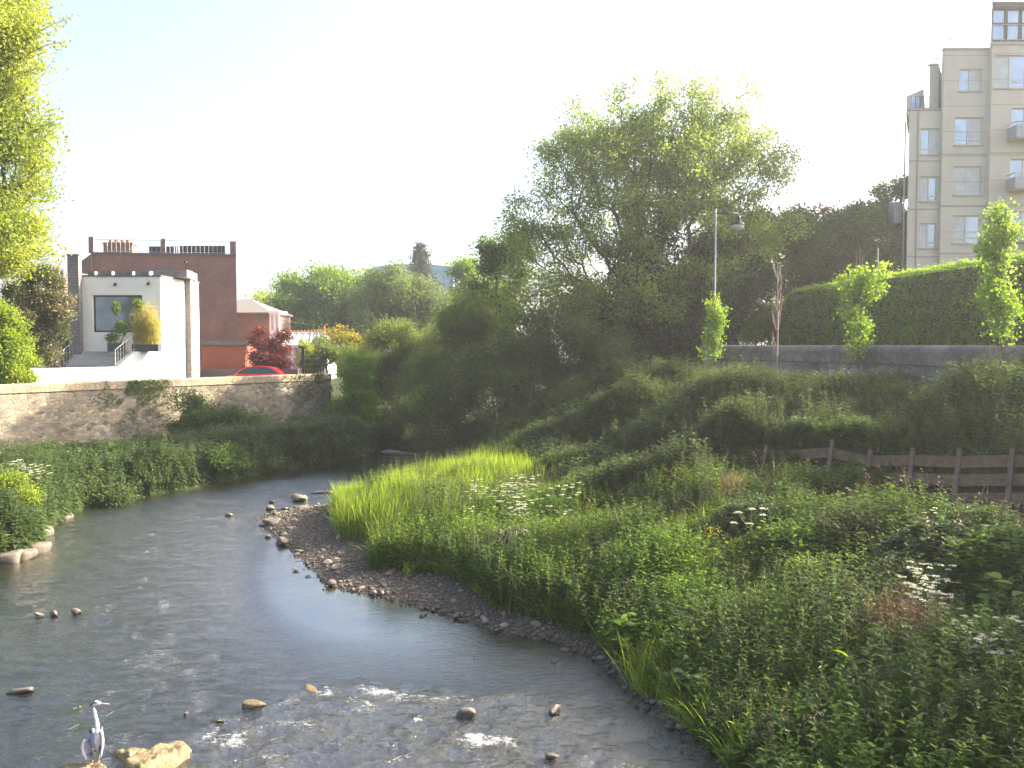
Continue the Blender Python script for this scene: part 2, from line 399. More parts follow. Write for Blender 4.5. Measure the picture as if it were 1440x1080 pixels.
def RUBBLE(name, cols, mortar, sx=3.2, sy=5.0, stain=True, bs=.8, moss=None):
    """random rubble masonry on UVs in metres"""
    m, nt = new(name); b, o = bsdf(nt, .9, 0, .2); v = coords(nt, 'UV')
    mp = nt.nodes.new('ShaderNodeMapping'); mp.inputs['Scale'].default_value = (sx, sy, 1); lk(nt, v, mp.inputs[0])
    nz = nt.nodes.new('ShaderNodeTexNoise'); nz.inputs['Scale'].default_value = 1.3; nz.inputs['Detail'].default_value = 2; lk(nt, mp.outputs[0], nz.inputs['Vector'])
    wv = nt.nodes.new('ShaderNodeVectorMath'); wv.operation = 'MULTIPLY_ADD'; lk(nt, nz.outputs['Color'], wv.inputs[0]); wv.inputs[1].default_value = (.35,) * 3; lk(nt, mp.outputs[0], wv.inputs[2])
    vo = nt.nodes.new('ShaderNodeTexVoronoi'); vo.voronoi_dimensions = '2D'; lk(nt, wv.outputs[0], vo.inputs['Vector']); vo.inputs['Scale'].default_value = 1
    ve = nt.nodes.new('ShaderNodeTexVoronoi'); ve.voronoi_dimensions = '2D'; ve.feature = 'DISTANCE_TO_EDGE'; lk(nt, wv.outputs[0], ve.inputs['Vector']); ve.inputs['Scale'].default_value = 1
    sp = nt.nodes.new('ShaderNodeSeparateColor'); lk(nt, vo.outputs['Color'], sp.inputs[0])
    stc = ramp(nt, sp.outputs[0], [(i / max(1, len(cols) - 1), c) for i, c in enumerate(cols)])
    grain = ramp(nt, noise(nt, v, 14, 5), [(.3, (.72,) * 3), (.7, (1.18,) * 3)])
    stc = mixc(nt, 1.0, stc, grain, 'MULTIPLY')
    ef = ramp(nt, ve.outputs[0], [(.02, (0, 0, 0)), (.09, (1, 1, 1))])
    c = mixc(nt, ef, mortar, stc)
    if stain:
        big = ramp(nt, noise(nt, v, .45, 6, .65), [(.35, (.62, .6, .56)), (.6, (1.1, 1.08, 1.02))])
        c = mixc(nt, 1.0, c, big, 'MULTIPLY')
    if moss:
        mf = ramp(nt, noise(nt, v, 1.1, 6, .7), [(.56, (0, 0, 0)), (.68, (.7, .7, .7))]); c = mixc(nt, mf, c, moss)
    lk(nt, c, b.inputs['Base Color'])
    hh = nt.nodes.new('ShaderNodeMath'); hh.operation = 'MULTIPLY_ADD'; lk(nt, noise(nt, v, 9, 5), hh.inputs[0]); hh.inputs[1].default_value = .5; lk(nt, ef, hh.inputs[2])
    bump(nt, hh.outputs[0], bs, .03, b); return m
def GLASS(name, c, rough=.05, metal=.55):
    m, nt = new(name); b, o = bsdf(nt, rough, metal, .6); v = coords(nt)
    lk(nt, ramp(nt, noise(nt, v, .8, 2), [(.3, tuple(x * .7 for x in c)), (.7, c)]), b.inputs['Base Color']); return m

m_bark = MAT('bark', (.10, .08, .06), (.045, .036, .028), 6, .9, bstr=.5, bdist=.02)
m_barkpale = MAT('pale_bark', (.22, .17, .13), (.11, .085, .06), 9, .9, bstr=.4, bdist=.01)
m_bigleaf = LEAF('leaf_willow_light', (.10, .145, .04), (.16, .215, .06), (.24, .29, .09), trans=.55, gain=1.7, spec=.2)
m_bright = LEAF('leaf_bright_green', (.07, .13, .018), (.12, .2, .028), (.2, .28, .04), trans=.5, gain=1.7, spec=.15)
m_lime = LEAF('leaf_lime', (.14, .2, .02), (.22, .3, .03), (.3, .36, .05), trans=.5, gain=1.5)
m_yel = LEAF('leaf_yellow_green', (.14, .2, .025), (.25, .31, .04), (.4, .4, .06), trans=.45, gain=1.4, clump=.35)
m_mid = LEAF('leaf_mid_green', (.045, .085, .018), (.075, .13, .028), (.13, .18, .04), trans=.45)
m_silver = LEAF('leaf_grey_green', (.08, .12, .05), (.14, .19, .085), (.2, .26, .12), trans=.4)
m_dark = LEAF('leaf_dark_green', (.04, .068, .022), (.065, .10, .03), (.10, .14, .045), trans=.4)  # dark green leaves, also standing in for shade on the left-bank undergrowth
m_ivy = LEAF('leaf_ivy', (.012, .028, .010), (.02, .045, .015), (.04, .07, .02), trans=.2, rough=.35)
m_laurel = LEAF('leaf_laurel', (.05, .075, .03), (.11, .13, .05), (.26, .17, .12), trans=.25, rough=.35)
m_purple = LEAF('leaf_purple', (.06, .012, .016), (.13, .025, .03), (.24, .06, .06), trans=.4, gain=1.2)
m_copper = LEAF('leaf_copper', (.16, .05, .02), (.25, .09, .04), (.2, .16, .04), trans=.4)
m_bamboo = LEAF('leaf_bamboo', (.3, .24, .05), (.42, .36, .08), (.3, .34, .06), trans=.4)
m_conifer = LEAF('leaf_conifer', (.03, .045, .035), (.05, .065, .045), (.07, .085, .055), trans=.15)
m_hedge = LEAF('leaf_hedge', (.10, .18, .024), (.16, .26, .034), (.24, .32, .05), trans=.5, gain=1.6, clump=1.2)
m_olive = LEAF('leaf_olive_willow', (.08, .115, .035), (.13, .175, .05), (.2, .24, .07), trans=.45)
m_autumn = LEAF('leaf_gold', (.12, .15, .02), (.22, .22, .03), (.3, .16, .05), trans=.45)
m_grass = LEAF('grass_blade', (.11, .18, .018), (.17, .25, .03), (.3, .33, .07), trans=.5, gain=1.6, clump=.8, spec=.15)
m_herb = LEAF('herb_leaf', (.045, .09, .012), (.08, .135, .02), (.14, .19, .03), trans=.45, gain=1.6, clump=.7, spec=.12, rough=.65)
m_herbd = LEAF('herb_leaf_dull', (.05, .07, .025), (.085, .11, .038), (.13, .15, .06), trans=.4, clump=.7, spec=.12, rough=.65)
m_straw = LEAF('dead_grass', (.16, .10, .06), (.26, .17, .10), (.36, .26, .16), trans=.3, gain=1.0)
m_stem = MAT('green_stem', (.12, .16, .05), (.07, .1, .03), 5, .7, bstr=0)
m_petal = LEAF('white_petal', (.6, .6, .5), (.75, .75, .68), (.8, .8, .75), trans=.4, gain=.95)
m_yellowp = LEAF('yellow_petal', (.7, .5, .03), (.8, .6, .05), trans=.3, gain=1)
m_wallL = RUBBLE('rubble_wall', [(.12,.11,.095),(.3,.255,.19),(.19,.17,.15),(.42,.35,.25),(.24,.195,.14),(.34,.3,.24)], (.24, .215, .175), 3.4, 6.0, moss=(.12,.13,.05))
m_coping = RUBBLE('coping_stones', [(.34,.27,.16),(.42,.33,.2),(.28,.24,.17),(.38,.3,.19)], (.2,.17,.12), 3.5, 3.2, stain=False, bs=.5)
m_wallR = RUBBLE('granite_wall', [(.16,.15,.145),(.24,.225,.21),(.2,.19,.175),(.3,.28,.26)], (.14,.13,.12), 6.5, 1.8, stain=True)
m_copR = RUBBLE('granite_coping', [(.13,.12,.11),(.2,.18,.165),(.165,.15,.14)], (.12,.11,.1), 2.5, 2.0, stain=True, bs=.3)
m_redbrick = BRICK('red_brick', (.22,.105,.082), (.165,.075,.06), (.22,.16,.13))
m_redbrick2 = BRICK('brown_brick', (.22,.13,.1), (.17,.10,.08), (.22,.18,.15))
m_greybrick = BRICK('grey_brick', (.17,.15,.15), (.11,.1,.105), (.3,.28,.27), 1, .22, .09)
m_render = MAT('cream_render', (.80,.76,.70), (.72,.68,.61), 1.2, .85, bstr=.08, bdist=.004, bscale=60)
m_white = MAT('white_paint', (.82,.81,.79), (.72,.71,.69), 1.5, .7, bstr=.05)
m_slate = MAT('slate_roof', (.12,.12,.125), (.07,.07,.075), 8, .7, bstr=.4)
m_tile = MAT('grey_tile_roof', (.2,.19,.17), (.13,.12,.11), 6, .8, bstr=.4)
m_dkmetal = MAT('dark_metal', (.04,.042,.045), (.025,.025,.028), 5, .45, .6, bstr=0)
m_steel = MAT('steel_rail', (.55,.55,.53), (.42,.42,.4), 8, .4, .6, bstr=0)
m_grey = MAT('grey_paint', (.32,.33,.33), (.25,.26,.26), 6, .5, .2, bstr=0)
m_galv = MAT('galvanised_pole', (.34,.35,.35), (.24,.25,.25), 9, .5, .4, bstr=.1)
m_glass = GLASS('window_glass', (.42,.5,.58))
m_glassd = GLASS('dark_glass', (.25,.3,.35), .06, .5)
m_curtain = MAT('curtain', (.6,.6,.58), (.42,.43,.44), 2.2, .9, bstr=.2)
m_glassr = GLASS('conservatory_glass', (.55,.62,.62), .15, .3)
m_apt = MAT('apartment_render', (.54,.48,.38), (.46,.405,.32), .7, .9, bstr=.1, bdist=.005, bscale=50)
m_apt2 = MAT('apartment_band', (.36,.32,.26), (.31,.275,.22), 1, .9, bstr=.1)
m_frame = MAT('pale_frame', (.62,.58,.48), (.5,.47,.4), 5, .5, bstr=0)
m_blue = MAT('blue_cladding', (.28,.42,.48), (.24,.36,.42), .3, .5, bstr=.05)
m_wood = MAT('orange_timber', (.33,.09,.05), (.25,.065,.038), 5, .6, bstr=.2)
m_timber = MAT('weathered_timber', (.17,.125,.085), (.09,.065,.045), 7, .85, bstr=.5, bdist=.008)
m_plank = MAT('weathered_plank', (.16,.10,.05), (.075,.05,.028), 5, .85, bstr=.5, bdist=.008)
m_terra = MAT('terracotta', (.4,.16,.08), (.3,.12,.07), 5, .8, bstr=.1)
m_pot = MAT('dark_pot', (.06,.07,.07), (.04,.045,.05), 5, .6, bstr=.1)
m_carred = MAT('red_car_paint', (.38,.02,.03), (.33,.018,.025), .8, .22, .1, bstr=0, spec=.6)
m_tyre = MAT('tyre_rubber', (.03,.03,.03), (.02,.02,.02), 9, .85, bstr=.1)
m_lampw = MAT('lamp_bowl', (.6,.58,.5), (.5,.48,.42), 3, .3, bstr=0)
m_stake = MAT('stake_wood', (.42,.32,.25), (.3,.22,.17), 6, .85, bstr=.2)
m_core = MAT('hedge_branches', (.035,.03,.02), (.02,.018,.012), 4, .95, bstr=.3)
# stones: colour per object
def STONE(name, cols, rough=.8, scale=2.5, wet=True):
    m, nt = new(name); b, o = bsdf(nt, rough, 0, .35); v = coords(nt)
    oi = nt.nodes.new('ShaderNodeObjectInfo')
    g = nt.nodes.new('ShaderNodeNewGeometry')
    ad = nt.nodes.new('ShaderNodeMath'); ad.operation = 'ADD'; lk(nt, oi.outputs['Random'], ad.inputs[0]); lk(nt, g.outputs['Random Per Island'], ad.inputs[1])
    fr = nt.nodes.new('ShaderNodeMath'); fr.operation = 'FRACT'; lk(nt, ad.outputs[0], fr.inputs[0])
    base = ramp(nt, fr.outputs[0], [(i / (len(cols) - 1), c) for i, c in enumerate(cols)])
    gr = ramp(nt, noise(nt, v, scale * 3, 6, .7), [(.3, (.6,) * 3), (.7, (1.25,) * 3)])
    c = mixc(nt, 1.0, base, gr, 'MULTIPLY')
    # algae and damp on the rock near the water line (world height)
    sx = nt.nodes.new('ShaderNodeSeparateXYZ'); lk(nt, g.outputs['Position'], sx.inputs[0])
    wf = ramp(nt, sx.outputs[2], [(.03, (1, 1, 1)), (.11, (0, 0, 0))])
    c = mixc(nt, wf, c, (.045, .04, .028)); lk(nt, c, b.inputs['Base Color'])
    rr = ramp(nt, sx.outputs[2], [(.04, (.2,) * 3), (.13, (rough,) * 3)]); lk(nt, rr, b.inputs['Roughness'])
    bump(nt, noise(nt, v, scale * 8, 6, .7), .5, .02, b); return m
m_rock = STONE('river_rock', [(.17,.135,.10),(.27,.205,.15),(.13,.11,.085),(.33,.245,.18),(.2,.17,.135)])
m_pebble = STONE('pebbles', [(.11,.09,.068),(.17,.135,.1),(.08,.068,.055),(.23,.18,.135),(.14,.118,.092)])
m_mossrock = MAT('mossy_slab', (.26,.185,.10), (.09,.085,.035), 5, .8, bstr=.9, bdist=.05, bscale=11)
m_block = MAT('kerb_block', (.19,.15,.12), (.09,.08,.055), 3, .85, bstr=.5, bdist=.02)
# ground
def ground_mat():
    m, nt = new('ground_soil'); b, o = bsdf(nt, .95, 0, .2); v = coords(nt)
    at_ = nt.nodes.new('ShaderNodeAttribute'); at_.attribute_name = 'grav'
    soil = ramp(nt, noise(nt, v, 1.5, 8, .7), [(.3, (.02, .028, .010)), (.55, (.04, .05, .018)), (.75, (.055, .06, .024))])
    gv = nt.nodes.new('ShaderNodeTexVoronoi'); lk(nt, v, gv.inputs['Vector']); gv.inputs['Scale'].default_value = 14
    gs = nt.nodes.new('ShaderNodeSeparateColor'); lk(nt, gv.outputs['Color'], gs.inputs[0])
    gcol = ramp(nt, gs.outputs[0], [(0, (.045, .036, .026)), (.5, (.09, .072, .052)), (1, (.14, .115, .085))])
    lk(nt, mixc(nt, at_.outputs['Fac'], soil, gcol), b.inputs['Base Color'])
    bump(nt, noise(nt, v, 9, 6, .7), .8, .05, b); return m
m_ground = ground_mat()
m_pave = MAT('path_asphalt', (.12,.115,.11), (.08,.078,.075), 3, .9, bstr=.3)
def water_mat():
    m, nt = new('river_water'); b, o = bsdf(nt, .04, 0, .5); v = coords(nt)
    b.inputs['IOR'].default_value = 1.5; b.inputs['Coat Weight'].default_value = 1.0; b.inputs['Coat IOR'].default_value = 1.6
    a1 = nt.nodes.new('ShaderNodeAttribute'); a1.attribute_name = 'foam'
    a2 = nt.nodes.new('ShaderNodeAttribute'); a2.attribute_name = 'rip'
    a3 = nt.nodes.new('ShaderNodeAttribute'); a3.attribute_name = 'shal'
    bedn = noise(nt, v, .8, 6, .65)
    deep = ramp(nt, bedn, [(.3, (.002, .003, .003)), (.7, (.012, .012, .008))])
    shal = ramp(nt, bedn, [(.3, (.016, .018, .006)), (.7, (.045, .042, .014))])
    c = mixc(nt, a3.outputs['Fac'], deep, shal)
    fmp = nt.nodes.new('ShaderNodeMapping'); fmp.inputs['Scale'].default_value = (1, 1.5, 1); lk(nt, v, fmp.inputs[0])
    fa_, fb_ = noise(nt, fmp.outputs[0], 9, 5, .7), noise(nt, fmp.outputs[0], 42, 4, .75)
    fx_ = nt.nodes.new('ShaderNodeMix'); fx_.data_type = 'FLOAT'; fx_.inputs[0].default_value = .5; lk(nt, fa_, fx_.inputs[2]); lk(nt, fb_, fx_.inputs[3]); fn = fx_.outputs[0]
    fm = nt.nodes.new('ShaderNodeMath'); fm.operation = 'ADD'; lk(nt, fn, fm.inputs[0]); lk(nt, a1.outputs['Fac'], fm.inputs[1])
    ff = ramp(nt, fm.outputs[0], [(.91, (0, 0, 0)), (1.07, (1, 1, 1))])
    c = mixc(nt, ff, c, (.42, .41, .38)); lk(nt, c, b.inputs['Base Color'])
    rr = ramp(nt, ff, [(0, (.03,) * 3), (.6, (.55,) * 3)]); lk(nt, rr, b.inputs['Roughness']); lk(nt, rr, b.inputs['Coat Roughness'])
    mp = nt.nodes.new('ShaderNodeMapping'); mp.inputs['Scale'].default_value = (1, 1.25, 1); lk(nt, v, mp.inputs[0])
    n1 = noise(nt, mp.outputs[0], 7, 5, .68); n2 = noise(nt, mp.outputs[0], 17, 3, .6)
    s = nt.nodes.new('ShaderNodeMath'); s.operation = 'MULTIPLY_ADD'; lk(nt, n2, s.inputs[0]); s.inputs[1].default_value = .35; lk(nt, n1, s.inputs[2])
    bp = bump(nt, s.outputs[0], .5, .09, b); lk(nt, bp.outputs[0], b.inputs['Coat Normal'])
    lk(nt, a2.outputs['Fac'], bp.inputs['Strength'])
    return m
m_water = water_mat()
# ================================================================ GROUND
def axis(a, b, step, far, k=1.28):
    c = list(np.arange(a, b + 1e-6, step)); s = step
    lo = [c[0]]; hi = [c[-1]]
    while lo[-1] > -far: s *= k; lo.append(lo[-1] - s)
    s = step
    while hi[-1] < far: s *= k; hi.append(hi[-1] + s)
    return np.array(lo[:0:-1] + c + hi[1:])
gx = axis(-34, 34, .3, 900); gy = axis(8, 62, .3, 1200)
GX, GY = np.meshgrid(gx, gy)
GZ = height(GX.ravel(), GY.ravel())
mb = MB(); nx = len(gx); ny = len(gy)
i, j = np.meshgrid(np.arange(nx - 1), np.arange(ny - 1)); a = (j * nx + i).ravel()
mb.add(np.stack([GX.ravel(), GY.ravel(), GZ], 1), np.stack([a, a + 1, a + nx + 1, a + nx], 1))
gsd = river_sd(GX.ravel(), GY.ravel())
grv = (1 - sstep(1.6, 3.2, gsd + (vnoise(GX.ravel(), GY.ravel(), 2) - .5))) * (GX.ravel() > -11) * (GY.ravel() < 42)
o = build('ground', mb, m_ground, smooth=True, attrs={'grav': grv}); o['kind'] = 'structure'
# paved path on the far side of the right-hand wall
def offset_line(pts, d):
    P = np.array(pts, float); t = np.gradient(P, axis=0); t /= np.linalg.norm(t, axis=1)[:, None]
    return P + np.stack([t[:, 1], -t[:, 0]], 1) * d
def resample(pts, step):
    P = np.array(pts, float)
    for _ in range(2):   # chaikin
        Q = [P[0]]
        for a_, b_ in zip(P[:-1], P[1:]): Q += [a_ * .75 + b_ * .25, a_ * .25 + b_ * .75]
        Q.append(P[-1]); P = np.array(Q)
    s = np.concatenate([[0], np.cumsum(np.linalg.norm(np.diff(P, axis=0), axis=1))])
    u = np.linspace(0, s[-1], max(2, int(s[-1] / step) + 1))
    return np.stack([np.interp(u, s, P[:, k]) for k in range(P.shape[1])], 1), u
# ---------------------------------------------------------------- swept walls with UVs in metres
def sweep(mb, line, u, prof, uvs, closed_ends=True, zf=None):
    """prof list of (offset to the right of the path, z)"""
    P = np.array(line); t = np.gradient(P, axis=0); t /= np.linalg.norm(t, axis=1)[:, None]
    n = np.stack([t[:, 1], -t[:, 0]], 1); m = len(prof)
    vv = np.concatenate([[0], np.cumsum([math.hypot(prof[k+1][0]-prof[k][0], prof[k+1][1]-prof[k][1]) for k in range(m - 1)])])
    V = []
    for k, (o_, z) in enumerate(prof):
        zz = np.full(len(P), z) if zf is None else z + zf
        V.append(np.concatenate([P + n * o_, zz[:, None]], 1))
        uvs.append(np.stack([u, np.full(len(u), vv[k])], 1))
    V = np.array(V); L = len(P); b = mb.n
    q = [(k * L + i, k * L + i + 1, (k + 1) * L + i + 1, (k + 1) * L + i) for k in range(m - 1) for i in range(L - 1)]
    mb.add(V.reshape(-1, 3), q)
    if closed_ends:
        mb.p.append([b + k * L for k in range(m)]); mb.p.append([b + (m - 1 - k) * L + L - 1 for k in range(m)])
# left boundary wall (quay wall of the gardens)
root = thing('stone_wall', 'tall rubble stone river wall on the left bank with a paler stone top course', 'wall', (WA[0], WA[1], 0))
line = np.stack([WA + WD * s for s in np.arange(0, WLEN + .01, .25)]); uu = np.arange(len(line)) * .25
mb = MB(); uvs = []
bumpz = (vnoise(uu * .9, uu * 0, 4) - .5) * .05
# path runs away from the camera; the river is on its right
sweep(mb, line, uu, [(.06, -.2), (.0, 2.2), (-.02, 3.93), (-.58, 3.93), (-.6, 2.2), (-.62, -.2)], uvs)
build('wall_body', mb, m_wallL, root, uv=np.concatenate(uvs))
mb = MB(); uvs = []
sweep(mb, line, uu, [(.0, 3.933), (.05, 3.95), (.05, 4.30), (-.02, 4.36), (-.56, 4.36), (-.64, 4.30), (-.64, 3.95), (-.6, 3.933)], uvs, zf=bumpz * np.clip(1, 0, 1) * 0)
build('coping', mb, m_coping, root, uv=np.concatenate(uvs))
# right curved wall
line, uu = resample(RW[::-1], .25)      # from right (near) to left (far): river on its left
root = thing('stone_wall', 'low curved granite wall with a rounded coping along the top of the right bank', 'wall', (RW[1][0], RW[1][1], 4.5))
mb = MB(); uvs = []
sweep(mb, line, uu, [(-.0, 3.4), (-.0, 5.48), (.4, 5.48), (.4, 3.4)][::-1], uvs)
build('wall_body', mb, m_wallR, root, uv=np.concatenate(uvs))
mb = MB(); uvs = []
cp = [(-.06, 5.483), (-.09, 5.52), (-.09, 5.93)] + [(.2 - .29 * math.cos(a_), 5.93 + .26 * math.sin(a_)) for a_ in np.linspace(.15, PI - .15, 8)] + [(.49, 5.93), (.49, 5.52), (.46, 5.483)]
sweep(mb, line, uu, cp[::-1], uvs)
build('coping', mb, m_copR, root, uv=np.concatenate(uvs))
ex, ey = line[-1]
mb = MB(); mb.box(ex - .35, ex + .4, ey - .1, ey + .65, 3.5, 6.05); mb.box(ex - .42, ex + .47, ey - .17, ey + .72, 6.053, 6.22)
build('end_pier', mb, MAT('pier_granite', (.24,.23,.21), (.17,.16,.15), 5, .9, bstr=.5), root)
# path behind the wall
pl = offset_line(line, 2.3); mb = MB(); uvs = []
sweep(mb, pl, uu, [(1.7, 5.28), (-1.7, 5.28)][::-1], uvs, closed_ends=False)
o = build('path', mb, m_pave); o['kind'] = 'structure'
# ================================================================ building helpers
def facade(mb, X0, X1, Z0, Z1, Y, holes, rev=.18):
    xs = sorted({X0, X1, *[h[0] for h in holes], *[h[1] for h in holes]}); zs = sorted({Z0, Z1, *[h[2] for h in holes], *[h[3] for h in holes]})
    xs = [x for x in xs if X0 - 1e-6 <= x <= X1 + 1e-6]; zs = [z for z in zs if Z0 - 1e-6 <= z <= Z1 + 1e-6]
    for a_, b_ in zip(xs[:-1], xs[1:]):
        for c_, d_ in zip(zs[:-1], zs[1:]):
            mx, mz = (a_ + b_) / 2, (c_ + d_) / 2
            if any(h[0] < mx < h[1] and h[2] < mz < h[3] for h in holes): continue
            mb.quad((a_, Y, c_), (b_, Y, c_), (b_, Y, d_), (a_, Y, d_))
    for x0, x1, z0, z1 in holes:
        mb.quad((x0, Y, z0), (x0, Y, z1), (x0, Y + rev, z1), (x0, Y + rev, z0)); mb.quad((x1, Y, z1), (x1, Y, z0), (x1, Y + rev, z0), (x1, Y + rev, z1))
        mb.quad((x0, Y, z1), (x1, Y, z1), (x1, Y + rev, z1), (x0, Y + rev, z1)); mb.quad((x1, Y, z0), (x0, Y, z0), (x0, Y + rev, z0), (x1, Y + rev, z0))
def window(parent, x0, x1, z0, z1, Y, cols=2, low=0.0, fm=None, gm=None, curtain=True, fw=.07, sill=True, d=.12):
    mb = MB(); y0, y1 = Y + d, Y + d + .06
    mb.box(x0, x0 + fw, y0, y1, z0, z1); mb.box(x1 - fw, x1, y0, y1, z0, z1)
    mb.box(x0 + fw, x1 - fw, y0, y1, z0, z0 + fw); mb.box(x0 + fw, x1 - fw, y0, y1, z1 - fw, z1)
    zl = z0 + low * (z1 - z0)
    if low: mb.box(x0 + fw, x1 - fw, y0 - .01, y1 - .005, zl - fw / 2, zl + fw / 2)
    for k in range(1, cols):
        xm = x0 + (x1 - x0) * k / cols; mb.box(xm - fw * .6, xm + fw * .6, y0 - .015, y1 - .01, z0 + fw, z1 - fw)
    w = build('window', mb, fm or m_frame, parent)
    mb = MB(); mb.box(x0 + fw * .5, x1 - fw * .5, y0 + .025, y0 + .04, z0 + fw * .5, z1 - fw * .5); build('pane', mb, gm or m_glass, w)
    if sill:
        mb = MB(); mb.box(x0 - .06, x1 + .06, Y - .06, Y + d - .003, z0 - .09, z0 - .003); build('sill', mb, m_apt2, w)
    return w
def rail(parent, pts, h, step=.12, mat=None, top=.025, name='railing', zs=None):
    mb = MB()
    for a_, b_ in zip(pts[:-1], pts[1:]):
        a_ = np.array(a_, float); b_ = np.array(b_, float); up = np.array([0, 0, h])
        mb.tube([a_ + up, b_ + up], top, 6); mb.tube([a_ + up * .12, b_ + up * .12], top * .7, 6)
        n = max(2, int(np.linalg.norm(b_ - a_) / step))
        for k in range(n + 1):
            p = a_ + (b_ - a_) * k / n; mb.tube([p, p + up], top if k in (0, n) else top * .45, 5)
    return build(name, mb, mat or m_dkmetal, parent)
def PX(px, Y, py=485): return at(px, py, Y)[0]
def PZ(py, Y): return at(720, py, Y)[2]
# ================================================================ APARTMENT BLOCK
YA = 54.0
ax = lambda p: PX(p, YA); az = lambda p: PZ(p, YA)
apt = thing('apartment_building', 'beige rendered apartment block with stepped roof terraces rising behind the hedge', 'building', (ax(1380), YA, 5.2))
x0, x1, x2, x3 = ax(1275), ax(1319), ax(1381.5), ax(1381.5) + 12
zA, zB, zC = az(154), az(71), az(66)
mb = MB()
hA = [(ax(1292), ax(1318), az(b), az(t)) for t, b in ((179,216),(247,282),(313,348),(379,412))]
hB = [(ax(1336), ax(1375), az(b), az(t)) for t, b in ((165,204),(234,274),(303,342),(372,408))] + [(ax(1341), ax(1372), az(128), az(97))]
facade(mb, x0, x1, 4, zA, YA + .25, hA)
facade(mb, x1, x2, 4, zB, YA, hB)
mb.quad((x1, YA + .25, 4), (x1, YA, 4), (x1, YA, zB), (x1, YA + .25, zB))
# returns, roofs
KX = 1.30
mb.quad((x0 * KX, YA + 14, 4), (x0, YA + .25, 4), (x0, YA + .25, zA), (x0 * KX, YA + 14, zA))
mb.quad((x0, YA + .25, zA), (x1, YA + .25, zA), (x1 * KX, YA + 14, zA), (x0 * KX, YA + 14, zA))
xs1 = ax(1306); zs1 = az(88)
mb.prism([(xs1, YA + .6), (x1 - .003, YA + .6), (x1 * 1.28, YA + 13), (xs1 * 1.28, YA + 13)], zA + .003, zs1)
mb.quad((x1 * KX, YA + 14, zA), (x1, YA, zA), (x1, YA, zB), (x1 * KX, YA + 14, zB))
mb.quad((x1, YA, zB), (x2, YA, zB), (x2 * KX, YA + 14, zB), (x1 * KX, YA + 14, zB))
YC = YA - .35
hC = [(ax(1386), ax(1450), az(126), az(80))] + [(ax(1410), ax(1449), az(b), az(t)) for t, b in ((154,199),(225,270),(298,342),(368,412))]
facade(mb, x2, x3, 4, zC, YC, hC)
mb.quad((x2, YA, 4), (x2, YC, 4), (x2, YC, zC), (x2, YA, zC))
mb.quad((x2, YC, zC), (x3, YC, zC), (x3 + 6, YA + 14, zC), (x2 * KX, YA + 14, zC)); mb.quad((x3, YC, 4), (x3, YA + 14, 4), (x3, YA + 14, zC), (x3, YC, zC))
build('wall', mb, m_apt, apt)
# string courses, parapets and corner pilasters standing a little proud
mb = MB()
for p in (218, 290, 357):
    mb.box(x1 + .01, x2 - .01, YA - .03, YA - .002, az(p), az(p) + .07)
    mb.box(x2 + .01, x3, YC - .03, YC - .002, az(p), az(p) + .07)
for p in (226, 294, 361): mb.box(x0 + .01, x1 - .01, YA + .22, YA + .248, az(p), az(p) + .07)
mb.box(x1 - .05, x2 - .01, YA - .05, YA + .2, zB + .003, zB + .16); mb.box(x2 - .05, x3, YC - .06, YC + .2, zC + .003, zC + .18)
mb.box(x0 - .05, x1 - .01, YA + .2, YA + .4, zA + .003, zA + .13); mb.box(xs1 - .04, x1 - .02, YA + .55, YA + .8, zs1 + .003, zs1 + .1)
mb.box(ax(1287), ax(1288.5), YA + .2, YA + .248, 4, zA)
build('band_course', mb, m_apt2, apt)
mb = MB()
for z in np.arange(5.5, zB, 1.5):
    mb.box(x1 + .02, x2 - .02, YA - .008, YA - .001, z, z + .02); mb.box(x2 + .02, x3, YC - .008, YC - .001, z, z + .02)
build('panel_joint', mb, MAT('panel_joint_dark', (.25,.22,.18), bstr=0), apt)  # thin darker strips drawn as panel joints
for i_, h in enumerate(hA): window(apt, *h, YA + .25, 2, .22)
for i_, h in enumerate(hB): window(apt, *h, YA, 2, .2 if i_ < 4 else 0)
for i_, h in enumerate(hC): window(apt, *h, YC, 3 if i_ == 0 else 2, .2)
# curtains behind some panes: pale leaves of cloth just inside the glass
for (h, Y0, f0, f1) in ((hA[0], YA+.25,.5,1),(hA[1], YA+.25,0,.5),(hA[2], YA+.25,0,.5),(hB[0],YA,.5,1),(hB[1],YA,0,1),(hB[2],YA,0,.45),(hB[4],YA,.55,1),(hC[0],YC,0,.33),(hC[1],YC,.5,1),(hC[2],YC,.5,1),(hC[3],YC,0,.5)):
    w = h[1] - h[0]; mb = MB(); n = 14; xa = h[0] + .08 + (w - .16) * f0; xb = h[0] + .08 + (w - .16) * f1
    for k in range(n):
        u0, u1 = xa + (xb - xa) * k / n, xa + (xb - xa) * (k + 1) / n; yy = Y0 + .135
        mb.quad((u0, yy + .008 * (k % 2), h[2] + .05), (u1, yy + .008 * ((k + 1) % 2), h[2] + .05), (u1, yy + .008 * ((k + 1) % 2), h[3] - .06), (u0, yy + .008 * (k % 2), h[3] - .06))
    build('curtain', mb, m_curtain, apt)
